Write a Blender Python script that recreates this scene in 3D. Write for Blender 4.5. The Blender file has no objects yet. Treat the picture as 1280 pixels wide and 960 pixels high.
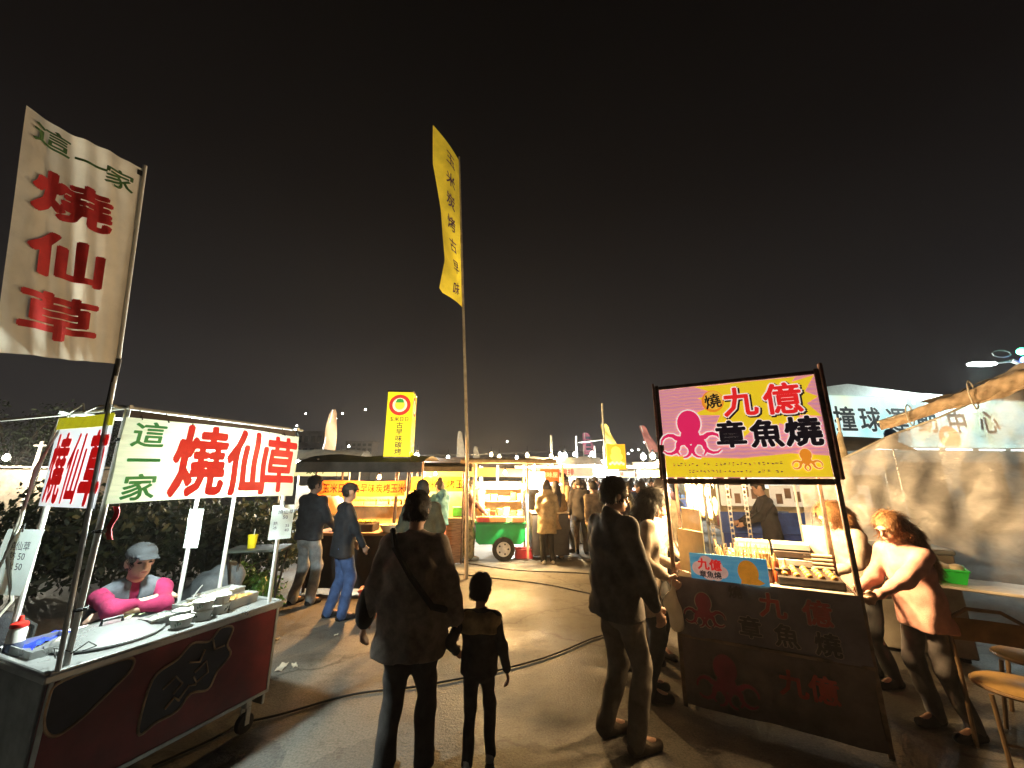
import bpy, bmesh, math, random
import numpy as np
from mathutils import Vector, Matrix
R = math.radians
sc = bpy.context.scene
C = sc.collection
rng = random.Random(7)

# ---------------------------------------------------------------- camera, sky, exposure
CAM_H, FPX, TILT = 1.70, 480.0, R(13.8)
cd = bpy.data.cameras.new('camera'); cam = bpy.data.objects.new('camera', cd); C.objects.link(cam)
cam.location = (0, 0, CAM_H); cam.rotation_euler = (R(90) + TILT, 0, 0)
cd.sensor_width = 36; cd.lens = FPX / 1280 * 36; cd.clip_start = .05; cd.clip_end = 1500
sc.camera = cam
w = bpy.data.worlds.new('World'); sc.world = w; w.use_nodes = True
nt = w.node_tree; nt.nodes.clear()
wo = nt.nodes.new('ShaderNodeOutputWorld'); bg = nt.nodes.new('ShaderNodeBackground'); bg2 = nt.nodes.new('ShaderNodeBackground')
addn = nt.nodes.new('ShaderNodeAddShader')
sky = nt.nodes.new('ShaderNodeTexSky'); sky.sky_type = 'NISHITA'; sky.sun_disc = False
sky.sun_elevation = R(-9); sky.sun_rotation = R(200)
nt.links.new(sky.outputs[0], bg.inputs[0]); bg.inputs[1].default_value = .05
tc = nt.nodes.new('ShaderNodeTexCoord'); sx = nt.nodes.new('ShaderNodeSeparateXYZ'); rp = nt.nodes.new('ShaderNodeValToRGB')
nt.links.new(tc.outputs['Generated'], sx.inputs[0]); nt.links.new(sx.outputs['Z'], rp.inputs[0]); nt.links.new(rp.outputs[0], bg2.inputs[0])
e = rp.color_ramp.elements            # town glow in the night air, brightest low down
e[0].position = 0.0; e[0].color = (.070, .061, .058, 1)
e[1].position = .85; e[1].color = (.0008, .0003, .0004, 1)
for p, c in ((.14, (.036, .031, .031, 1)), (.34, (.0135, .011, .0115, 1)), (.6, (.0035, .0022, .0024, 1))):
    q = rp.color_ramp.elements.new(p); q.color = c
bg2.inputs[1].default_value = .52
nt.links.new(bg.outputs[0], addn.inputs[0]); nt.links.new(bg2.outputs[0], addn.inputs[1]); nt.links.new(addn.outputs[0], wo.inputs[0])
sc.view_settings.view_transform = 'Standard'; sc.view_settings.look = 'None'
sc.view_settings.exposure = 0.5; sc.view_settings.gamma = 1.0; sc.view_settings.use_curve_mapping = False
sc.cycles.max_bounces = 6; sc.cycles.diffuse_bounces = 3; sc.cycles.glossy_bounces = 3; sc.cycles.transparent_max_bounces = 12
sc.cycles.transmission_bounces = 4; sc.cycles.caustics_reflective = False; sc.cycles.caustics_refractive = False
sc.cycles.sample_clamp_indirect = 3.0; sc.cycles.sample_clamp_direct = 0
sc.cycles.use_denoising = True; sc.cycles.use_adaptive_sampling = True; sc.cycles.adaptive_threshold = .04
try: sc.cycles.denoiser = 'OPENIMAGEDENOISE'
except Exception: pass

def ray(px, py):
    u = (480 - py) / FPX; c, s = math.cos(TILT), math.sin(TILT)
    return Vector(((px - 640) / FPX, c - s * u, s + c * u))
def at(px, py, Y):
    d = ray(px, py); t = Y / d.y; return Vector((d.x * t, Y, CAM_H + d.z * t))
def gz(px, py, z=0.0):
    d = ray(px, py); t = (z - CAM_H) / d.z; return Vector((d.x * t, d.y * t, z))

# ---------------------------------------------------------------- materials
MATS = {}
def mat(name, col=(.5, .5, .5), rough=.6, metal=0.0, var=.18, vscale=6.0, bump=0.0, bscale=40.0, emit=None, estr=0.0,
        trans=0.0, coat=0.0, col2=None, stretch=None, dirt=0.0, alpha=1.0, transmission=0.0, rvar=.12):
    if name in MATS: return MATS[name]
    m = bpy.data.materials.new(name); MATS[name] = m; m.use_nodes = True
    n = m.node_tree.nodes; l = m.node_tree.links; b = n['Principled BSDF']; out = n['Material Output']
    tcn = n.new('ShaderNodeTexCoord'); src = tcn.outputs['Object']
    if stretch:
        mp = n.new('ShaderNodeMapping'); mp.inputs['Scale'].default_value = stretch; l.new(src, mp.inputs[0]); src = mp.outputs[0]
    no = n.new('ShaderNodeTexNoise'); no.inputs['Scale'].default_value = vscale; no.inputs['Detail'].default_value = 6; no.inputs['Roughness'].default_value = .62
    l.new(src, no.inputs[0])
    mix = n.new('ShaderNodeMix'); mix.data_type = 'RGBA'
    c2 = col2 if col2 else tuple(max(0, c * (1 - 2 * var)) for c in col)
    c1 = col if col2 else tuple(min(1, c * (1 + var)) for c in col)
    mix.inputs['A'].default_value = (*c1, 1); mix.inputs['B'].default_value = (*c2, 1)
    mr = n.new('ShaderNodeMapRange'); mr.inputs[1].default_value = .35; mr.inputs[2].default_value = .68
    l.new(no.outputs[0], mr.inputs[0]); l.new(mr.outputs[0], mix.inputs['Factor'])
    colout = mix.outputs['Result']
    if dirt > 0:
        n2 = n.new('ShaderNodeTexNoise'); n2.inputs['Scale'].default_value = vscale * .37; n2.inputs['Detail'].default_value = 9; n2.inputs['Roughness'].default_value = .7
        l.new(src, n2.inputs[0])
        m2 = n.new('ShaderNodeMapRange'); m2.inputs[1].default_value = .48; m2.inputs[2].default_value = .72; m2.inputs[4].default_value = dirt
        l.new(n2.outputs[0], m2.inputs[0])
        mx = n.new('ShaderNodeMix'); mx.data_type = 'RGBA'; mx.inputs['B'].default_value = (.06, .05, .04, 1)
        l.new(colout, mx.inputs['A']); l.new(m2.outputs[0], mx.inputs['Factor']); colout = mx.outputs['Result']
    l.new(colout, b.inputs['Base Color'])
    b.inputs['Metallic'].default_value = metal; b.inputs['Alpha'].default_value = alpha
    b.inputs['Transmission Weight'].default_value = transmission
    rr = n.new('ShaderNodeMapRange'); rr.inputs[3].default_value = max(.03, rough - rvar); rr.inputs[4].default_value = min(1, rough + rvar)
    l.new(no.outputs[0], rr.inputs[0]); l.new(rr.outputs[0], b.inputs['Roughness'])
    b.inputs['Coat Weight'].default_value = coat
    if emit is not None:
        if emit == 'base': l.new(colout, b.inputs['Emission Color'])
        else: b.inputs['Emission Color'].default_value = (*emit, 1)
        b.inputs['Emission Strength'].default_value = estr * .74
    if bump > 0:
        bn = n.new('ShaderNodeTexNoise'); bn.inputs['Scale'].default_value = bscale; bn.inputs['Detail'].default_value = 5
        l.new(src, bn.inputs[0]); bp = n.new('ShaderNodeBump'); bp.inputs['Strength'].default_value = bump; bp.inputs['Distance'].default_value = .01
        l.new(bn.outputs[0], bp.inputs['Height']); l.new(bp.outputs[0], b.inputs['Normal'])
    if trans > 0:
        tr = n.new('ShaderNodeBsdfTranslucent'); l.new(colout, tr.inputs[0]); ms = n.new('ShaderNodeMixShader'); ms.inputs[0].default_value = trans
        l.new(b.outputs[0], ms.inputs[1]); l.new(tr.outputs[0], ms.inputs[2]); l.new(ms.outputs[0], out.inputs[0])
    return m
def cloth(name, col, var=.2, rough=.92, **k):
    return mat('cloth_' + name, col, rough, 0, var, 9, .35, 160, **k)
def lit(name, col, s):          # a thing that gives off light
    return mat('lit_' + name, (.8, .8, .8), .5, emit=col, estr=s)

# ---------------------------------------------------------------- mesh builder
class MB:
    def __init__(s): s.v = []; s.f = []
    def add(s, vs, fs, M=None):
        k = len(s.v)
        s.v += [tuple(M @ Vector(p)) for p in vs] if M is not None else [tuple(p) for p in vs]
        s.f += [tuple(i + k for i in f) for f in fs]; return s
    def box(s, c, d, b=.0, rz=0.0, M=None):
        hx, hy, hz = d[0] / 2, d[1] / 2, d[2] / 2
        T = Matrix.Translation(c) @ Matrix.Rotation(rz, 4, 'Z')
        if M is not None: T = M @ T
        b = min(b, hx * .9, hy * .9, hz * .9)
        if b <= 0:
            vs = [(x, y, z) for x in (-hx, hx) for y in (-hy, hy) for z in (-hz, hz)]
            return s.add(vs, [(0, 1, 3, 2), (4, 6, 7, 5), (0, 4, 5, 1), (2, 3, 7, 6), (0, 2, 6, 4), (1, 5, 7, 3)], T)
        vs = []; ix = {}
        for a in (-1, 1):
            for bb in (-1, 1):
                for cc in (-1, 1):
                    ix[a, bb, cc] = len(vs)
                    vs += [(a * hx, bb * (hy - b), cc * (hz - b)), (a * (hx - b), bb * hy, cc * (hz - b)), (a * (hx - b), bb * (hy - b), cc * hz)]
        fs = []
        for a in (-1, 1):
            q = [ix[a, -1, -1], ix[a, 1, -1], ix[a, 1, 1], ix[a, -1, 1]]; fs.append(tuple(q if a > 0 else q[::-1]))
            q = [ix[-1, a, -1] + 1, ix[-1, a, 1] + 1, ix[1, a, 1] + 1, ix[1, a, -1] + 1]; fs.append(tuple(q if a > 0 else q[::-1]))
            q = [ix[-1, -1, a] + 2, ix[1, -1, a] + 2, ix[1, 1, a] + 2, ix[-1, 1, a] + 2]; fs.append(tuple(q if a > 0 else q[::-1]))
        for a in (-1, 1):
            for c2 in (-1, 1):
                fs.append((ix[a, c2, -1], ix[a, c2, 1], ix[a, c2, 1] + 1, ix[a, c2, -1] + 1))
                fs.append((ix[a, -1, c2], ix[a, 1, c2], ix[a, 1, c2] + 2, ix[a, -1, c2] + 2))
                fs.append((ix[-1, a, c2] + 1, ix[1, a, c2] + 1, ix[1, a, c2] + 2, ix[-1, a, c2] + 2))
        for k in ix.values(): fs.append((k, k + 1, k + 2))
        return s.add(vs, fs, T)
    def tube(s, pts, r, n=8, cap=True):
        pts = [Vector(p) for p in pts]; N = len(pts)
        rs = r if isinstance(r, (list, tuple)) else [r] * N
        vs = []; fs = []; up = None
        for i, p in enumerate(pts):
            d = (pts[min(i + 1, N - 1)] - pts[max(i - 1, 0)]).normalized()
            if up is None:
                up = d.orthogonal().normalized()
            up = (up - d * up.dot(d))
            up = up.normalized() if up.length > 1e-6 else d.orthogonal().normalized()
            sd = d.cross(up)
            for k in range(n):
                a = 2 * math.pi * k / n; vs.append(p + (up * math.cos(a) + sd * math.sin(a)) * rs[i])
        for i in range(N - 1):
            for k in range(n):
                k2 = (k + 1) % n; fs.append((i * n + k, i * n + k2, (i + 1) * n + k2, (i + 1) * n + k))
        if cap: fs.append(tuple(range(n))[::-1]); fs.append(tuple((N - 1) * n + k for k in range(n)))
        return s.add(vs, fs)
    def lathe(s, prof, c=(0, 0, 0), n=20, M=None, ax='z', cap=True):
        vs = []; fs = []
        for (r, z) in prof:
            for k in range(n):
                a = 2 * math.pi * k / n
                p = (r * math.cos(a), r * math.sin(a), z)
                if ax == 'x': p = (z, r * math.cos(a), r * math.sin(a))
                if ax == 'y': p = (r * math.cos(a), z, r * math.sin(a))
                vs.append((p[0] + c[0], p[1] + c[1], p[2] + c[2]))
        m = len(prof)
        for i in range(m - 1):
            for k in range(n):
                k2 = (k + 1) % n; fs.append((i * n + k, i * n + k2, (i + 1) * n + k2, (i + 1) * n + k))
        if cap and prof[0][0] > 1e-6: fs.append(tuple(range(n))[::-1])
        if cap and prof[-1][0] > 1e-6: fs.append(tuple((m - 1) * n + k for k in range(n)))
        return s.add(vs, fs, M)
    def ball(s, c, r, n=10, sq=(1, 1, 1)):
        prof = [(max(1e-7, r * math.sin(math.pi * i / n)), -r * math.cos(math.pi * i / n)) for i in range(n + 1)]
        return s.lathe(prof, (0, 0, 0), n + 4, Matrix.Translation(c) @ Matrix.Diagonal((*sq, 1)))
    def prism(s, pts2, y0, y1):       # outline in x,z pushed from y0 to y1
        n = len(pts2)
        vs = [(x, y0, z) for x, z in pts2] + [(x, y1, z) for x, z in pts2]
        fs = [tuple(range(n)), tuple(range(2 * n - 1, n - 1, -1))] + [(i, i + n, (i + 1) % n + n, (i + 1) % n) for i in range(n)]
        return s.add(vs, fs)
    def grid(s, fn, nu, nv, thick=0):
        vs = [fn(i / nu, j / nv) for j in range(nv + 1) for i in range(nu + 1)]
        W = nu + 1
        fs = [(j * W + i, j * W + i + 1, (j + 1) * W + i + 1, (j + 1) * W + i) for j in range(nv) for i in range(nu)]
        return s.add(vs, fs)
    def build(s, name, m, parent=None, loc=(0, 0, 0), rz=0.0, smooth=True, rot=None):
        me = bpy.data.meshes.new(name); me.from_pydata([tuple(p) for p in s.v], [], s.f); me.update()
        bm = bmesh.new(); bm.from_mesh(me); bmesh.ops.recalc_face_normals(bm, faces=bm.faces); bm.to_mesh(me); bm.free()
        if smooth and len(me.polygons):
            me.polygons.foreach_set('use_smooth', [True] * len(me.polygons)); me.set_sharp_from_angle(angle=R(35))
        return link(name, me, m, parent, loc, rz, rot)
def link(name, me, m, parent=None, loc=(0, 0, 0), rz=0.0, rot=None):
    o = bpy.data.objects.new(name, me); C.objects.link(o)
    if m is not None and not me.materials: me.materials.append(m)
    o.parent = parent; o.location = loc; o.rotation_euler = rot if rot else (0, 0, rz)
    return o
def tag(o, label=None, cat=None, group=None, kind=None):
    if label: o['label'] = label
    if cat: o['category'] = cat
    if group: o['group'] = group
    if kind: o['kind'] = kind
    return o
def thing(name, label, cat, loc=(0, 0, 0), rz=0.0, group=None):
    o = bpy.data.objects.new(name, None); C.objects.link(o); o.location = loc; o.rotation_euler = (0, 0, rz); o.empty_display_size = .1
    return tag(o, label, cat, group)
def dup(root, loc, rz, label=None, group=None, mats=None):
    def cp(o, p):
        c = o.copy(); C.objects.link(c); c.parent = p
        for ch in list(o.children): cp(ch, c)
        return c
    kids = list(root.children)
    r = root.copy(); C.objects.link(r); r.location = loc; r.rotation_euler = (0, 0, rz)
    for k in kids: cp(k, r)
    if label: r['label'] = label
    if group: r['group'] = group
    return r

# ---------------------------------------------------------------- lettering
def text_mesh(body, size, bold=0.0, line=1.0, xs=1.0, ys=1.0, align='CENTER', res=2):
    c = bpy.data.curves.new('lettering', 'FONT'); c.body = body; c.size = 1.0; c.offset = bold; c.space_line = line
    c.align_x = align; c.resolution_u = res
    o = bpy.data.objects.new('lettering', c); C.objects.link(o)
    me = bpy.data.meshes.new_from_object(o.evaluated_get(bpy.context.evaluated_depsgraph_get()))
    C.objects.unlink(o); bpy.data.objects.remove(o)
    n = len(me.vertices); a = np.zeros(n * 3); me.vertices.foreach_get('co', a); a = a.reshape(-1, 3)
    if n:
        a[:, 1] -= (a[:, 1].min() + a[:, 1].max()) / 2
        if align == 'CENTER': a[:, 0] -= (a[:, 0].min() + a[:, 0].max()) / 2
    a[:, 0] *= size * xs; a[:, 1] *= size * ys
    return me, a
def text(body, size, m, parent, x, z, y=-.004, bold=.0, line=1.0, xs=1.0, ys=1.0, rz=0.0, tilt=0.0, fn=None, base=(0, 0, 0), name='lettering', align='CENTER', sub=0):
    """flat print: lies in the panel's x,z plane, facing -y, in the parent's frame; weight comes from slightly shifted strokes"""
    me, a = text_mesh(body, size, 0, line, xs, ys, align)
    me.vertices.foreach_set('co', a.astype(np.float32).ravel())
    if sub:
        bm = bmesh.new(); bm.from_mesh(me); bmesh.ops.triangulate(bm, faces=bm.faces)
        lim = size * min(xs, ys) * .16
        for _ in range(sub):
            ed = [ee for ee in bm.edges if ee.calc_length() > lim]
            if ed: bmesh.ops.subdivide_edges(bm, edges=ed, cuts=1); bmesh.ops.triangulate(bm, faces=bm.faces)
        bm.to_mesh(me); bm.free()
    n = len(me.vertices); a = np.zeros(n * 3); me.vertices.foreach_get('co', a); a = a.reshape(-1, 3)
    polys = [tuple(p.vertices) for p in me.polygons]
    k = 1 if bold <= 0 else 8 if bold > .03 else 6
    V = []; Fc = []
    for q in range(k):
        an = 2 * math.pi * (q + .5) / k; dx, dz = (bold * size * math.cos(an) * xs, bold * size * math.sin(an) * ys) if bold > 0 else (0, 0)
        ct, st = math.cos(tilt), math.sin(tilt)
        X = a[:, 0] * ct - a[:, 1] * st + x + dx; Z = a[:, 0] * st + a[:, 1] * ct + z + dz; ey = -.00007 * q
        if fn is None: P = np.stack([X, np.full_like(X, y + ey), Z], 1)
        else: P = np.array([fn(xx, zz) for xx, zz in zip(X, Z)]) + np.array([-ey * .5, ey * 2, 0])
        Fc += [tuple(i + len(V) * n for i in f) for f in polys]; V.append(P)
    out = bpy.data.meshes.new(name); out.from_pydata(np.concatenate(V).tolist() if V else [], [], Fc); out.update(); bpy.data.meshes.remove(me)
    return link(name, out, m, parent, base, rz)
def flat(pts, m, parent, y, name='print', rz=0.0, base=(0, 0, 0), th=.0012):
    mb = MB(); mb.prism(pts, y, y + th); return mb.build(name, m, parent, base, rz, smooth=False)
def circle(cx, cz, rx, rz_=None, n=24):
    rz_ = rz_ or rx
    return [(cx + rx * math.cos(2 * math.pi * i / n), cz + rz_ * math.sin(2 * math.pi * i / n)) for i in range(n)]
def star(cx, cz, r0, r1, n, sq=1.0, jit=.25):
    p = []
    for i in range(2 * n):
        r = (r1 * (1 + rng.uniform(-jit, jit))) if i % 2 == 0 else r0
        a = math.pi * i / n; p.append((cx + r * math.cos(a) / sq, cz + r * math.sin(a)))
    return p
# ---------------------------------------------------------------- people: smooth-blended solids turned into one continuous surface
def cone(a, b, ra, rb=None, lat=None, k=1.0): return ('c', np.array(a, float), np.array(b, float), ra, ra if rb is None else rb, None if lat is None else np.array(lat, float), k)
def ell(c, r, Rm=None): return ('e', np.array(c, float), np.array(r, float), None if Rm is None else np.array(Rm.to_3x3()) if hasattr(Rm, 'to_3x3') else Rm)
def field(prims, v, bl=.03, fold=0.0, seed=0, cut=(), fdir=(1., 1., .55), clip=None, xlim=9.):
    lo = np.full(3, 1e9); hi = -lo; boxes = []
    for p in prims:
        if p[0] == 'c':
            m = max(p[3], p[4]) / (p[6] if p[6] < 1 else 1)
            l_ = np.minimum(p[1], p[2]) - m; h_ = np.maximum(p[1], p[2]) + m
        else:
            m = p[2].max(); l_ = p[1] - m; h_ = p[1] + m
        boxes.append((l_, h_)); lo = np.minimum(lo, l_); hi = np.maximum(hi, h_)
    mg = bl + 3 * v + fold * 2
    lo -= mg; hi += mg
    n = np.ceil((hi - lo) / v).astype(int) + 1
    ax = [lo[i] + v * np.arange(n[i]) for i in range(3)]
    F = np.full(n, .08, np.float32)
    for p, (l_, h_) in zip(prims, boxes):
        i0 = np.maximum(((l_ - mg - lo) / v).astype(int), 0); i1 = np.minimum(((h_ + mg - lo) / v).astype(int) + 2, n)
        sl = tuple(slice(i0[k], i1[k]) for k in range(3))
        X, Y, Z = np.meshgrid(ax[0][sl[0]], ax[1][sl[1]], ax[2][sl[2]], indexing='ij', sparse=False)
        P = np.stack([X, Y, Z], -1).astype(np.float32)
        if p[0] == 'c':
            a, b, ra, rb, lat, k = p[1:]
            d = b - a; Q = P - a
            L = float(d @ d) + 1e-12
            t = np.clip((Q @ d) / L, 0, 1)[..., None]
            D = Q - t * d
            if lat is not None:
                ll = lat / np.linalg.norm(lat); D = D + (k - 1) * (D @ ll)[..., None] * ll
            D = np.linalg.norm(D, axis=-1) - (ra + (rb - ra) * t[..., 0])
        else:
            Q = P - p[1]
            if p[3] is not None: Q = Q @ p[3]
            r = p[2]; q = np.linalg.norm(Q / r, axis=-1)
            D = (q - 1) * np.minimum(r.min() * 1.15, np.linalg.norm(Q, axis=-1) / np.maximum(q, 1e-4))
        G = F[sl]
        h = np.clip(.5 + .5 * (G - D) / bl, 0, 1)
        F[sl] = G * (1 - h) + D * h - bl * h * (1 - h)
    if fold or cut:
        I = np.nonzero(np.abs(F) < .05 + fold); P = np.stack([ax[0][I[0]], ax[1][I[1]], ax[2][I[2]]], -1).astype(np.float32); f = F[I]
        if fold:
            rs = np.random.RandomState(seed); N = 0
            for q in range(7):
                dv = rs.normal(size=3) * np.array(fdir); dv /= np.linalg.norm(dv); fr = rs.uniform(16, 52); w2 = rs.normal(size=3) * 9
                N = N + np.sin(P @ (dv * fr).astype(np.float32) + rs.uniform(0, 6) + 1.3 * np.sin(P @ w2.astype(np.float32) + rs.uniform(0, 6))) * (24 / fr)
            f = f + fold * .5 * N
        F[I] = f
        for (c, r) in cut:
            i0 = [max(0, int((c[k] - r[k] * 1.0 - lo[k]) / v) - 1) for k in range(3)]; i1 = [min(n[k], int((c[k] + r[k] - lo[k]) / v) + 3) for k in range(3)]
            if any(i1[k] <= i0[k] for k in range(3)): continue
            sl = tuple(slice(i0[k], i1[k]) for k in range(3))
            gx, gy, gz_ = [((ax[k][sl[k]] - c[k]) / r[k]) ** 2 for k in range(3)]
            q = np.sqrt(gx[:, None, None] + gy[None, :, None] + gz_[None, None, :])
            F[sl] = np.maximum(F[sl], -(q - 1) * min(r))
    if clip is not None:
        wob = .006 * np.sin(ax[0] * 23 + 1)[:, None, None] + .005 * np.sin(ax[1] * 31)[None, :, None]
        F = np.where((np.abs(ax[0]) < xlim)[:, None, None], np.maximum(F, (clip - ax[2])[None, None, :] + wob), F)
    return F, lo, v
def nets(F, lo, v):
    S = F < 0
    nx, ny, nz = F.shape
    c = np.zeros((nx - 1, ny - 1, nz - 1), np.int8)
    off = [(i, j, k) for i in (0, 1) for j in (0, 1) for k in (0, 1)]
    for i, j, k in off: c += S[i:nx - 1 + i, j:ny - 1 + j, k:nz - 1 + k]
    act = np.argwhere((c > 0) & (c < 8))
    idx = -np.ones(c.shape, np.int64); idx[tuple(act.T)] = np.arange(len(act))
    acc = np.zeros((len(act), 3)); cnt = np.zeros(len(act))
    for a in off:
        for d in range(3):
            if a[d]: continue
            b = list(a); b[d] = 1
            f0 = F[act[:, 0] + a[0], act[:, 1] + a[1], act[:, 2] + a[2]]; f1 = F[act[:, 0] + b[0], act[:, 1] + b[1], act[:, 2] + b[2]]
            m = (f0 < 0) != (f1 < 0)
            t = np.where(m, f0 / np.where(m, f0 - f1, 1), 0)
            p = np.tile(np.array(a, float), (len(act), 1)); p[:, d] = t
            acc += p * m[:, None]; cnt += m
    V = (act + acc / cnt[:, None]) * v + lo
    Q = []
    for d in range(3):
        a = [slice(None)] * 3; b = [slice(None)] * 3; a[d] = slice(0, -1); b[d] = slice(1, None)
        ch = S[tuple(a)] != S[tuple(b)]
        e = np.argwhere(ch); d1, d2 = (d + 1) % 3, (d + 2) % 3
        e = e[(e[:, d1] > 0) & (e[:, d2] > 0) & (e[:, d1] < F.shape[d1] - 1) & (e[:, d2] < F.shape[d2] - 1)]
        if not len(e): continue
        ins = S[tuple(e.T)]
        def cell(o1, o2):
            q = e.copy(); q[:, d1] += o1; q[:, d2] += o2; return idx[tuple(q.T)]
        q = np.stack([cell(-1, -1), cell(0, -1), cell(0, 0), cell(-1, 0)], 1)
        q[~ins] = q[~ins][:, ::-1]; Q.append(q)
    Q = np.concatenate(Q); Q = Q[(Q >= 0).all(1)]
    return V, Q
def solid(name, prims, v, m, parent=None, **k):
    V, Q = nets(*field(prims, v, **k))
    return polymesh(name, V, Q, m, parent)
def polymesh(name, V, Q, m, parent=None, loc=(0, 0, 0), rz=0.0):
    me = bpy.data.meshes.new(name)
    me.vertices.add(len(V)); me.vertices.foreach_set('co', np.asarray(V, np.float32).ravel())
    me.loops.add(Q.size); me.loops.foreach_set('vertex_index', Q.ravel().astype(np.int32))
    me.polygons.add(len(Q)); me.polygons.foreach_set('loop_start', np.arange(0, Q.size, Q.shape[1], dtype=np.int32))
    me.polygons.foreach_set('use_smooth', np.ones(len(Q), bool)); me.update(calc_edges=True); me.validate()
    return link(name, me, m, parent, loc, rz)
def ik(a, b, l1, l2, hint):
    a, b = np.array(a, float), np.array(b, float); d = b - a; L = np.linalg.norm(d)
    if L > (l1 + l2) * .995: b = a + d / L * (l1 + l2) * .995; d = b - a; L = np.linalg.norm(d)
    u = d / L; x = (l1 * l1 - l2 * l2 + L * L) / (2 * L); y = math.sqrt(max(l1 * l1 - x * x, 0))
    hv = np.array(hint, float); hv = hv - u * (hv @ u); hv /= np.linalg.norm(hv) + 1e-9
    return a + u * x + hv * y, b
def strands(ho, hc, Hm, n, ln, seed, hk):
    me = ho.data; N = len(me.vertices); co = np.zeros(N * 3); no = np.zeros(N * 3); me.vertices.foreach_get('co', co); me.vertices.foreach_get('normal', no); co = co.reshape(-1, 3); no = no.reshape(-1, 3)
    rs = np.random.RandomState(seed); ok = np.nonzero(((co - hc) @ Hm)[:, 1] < .045 * hk)[0]; k = ok[rs.randint(0, len(ok), n)]; p = co[k]; nn = no[k]
    whirl = hc + Hm @ np.array([.015, -.05, .12 * hk]); d = p - whirl + rs.normal(size=(n, 3)) * .035; d[:, 2] -= .03
    d -= nn * (d * nn).sum(1)[:, None]; d /= np.linalg.norm(d, axis=1)[:, None] + 1e-9
    w = np.cross(nn, d) * .0022; L = ln * rs.uniform(.5, 1.25, (n, 1)) * hk; lift = rs.uniform(.0, .28, (n, 1))
    b0 = p - nn * .002; b1 = p + d * L * .5 + nn * L * (.10 + lift * .5); b2 = p + d * L + nn * L * lift * .9 + rs.normal(size=(n, 3)) * L * .08
    V = np.stack([b0 - w, b0 + w, b1 + w, b1 - w, b2 + w * .15, b2 - w * .15], 1).reshape(-1, 3); o = np.arange(n)[:, None] * 6
    Q = np.concatenate([o + np.array([0, 1, 2, 3]), o + np.array([3, 2, 4, 5])])
    st = polymesh('strands', V, Q, me.materials[0], ho); st['kind'] = 'stuff'
SKIN = lambda: mat('skin', (.46, .27, .19), .5, 0, .08, 14, .15, 300)
SKINP = lambda: mat('skin_pale', (.58, .37, .28), .48, 0, .08, 14, .15, 300)
HAIR = lambda: mat('hair_black', (.020, .015, .012), .68, 0, .4, 40, .6, 120, stretch=(3, 3, .5))
HAIRB = lambda: mat('hair_brown', (.44, .22, .085), .6, 0, .4, 40, .6, 120, stretch=(3, 3, .5))
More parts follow.
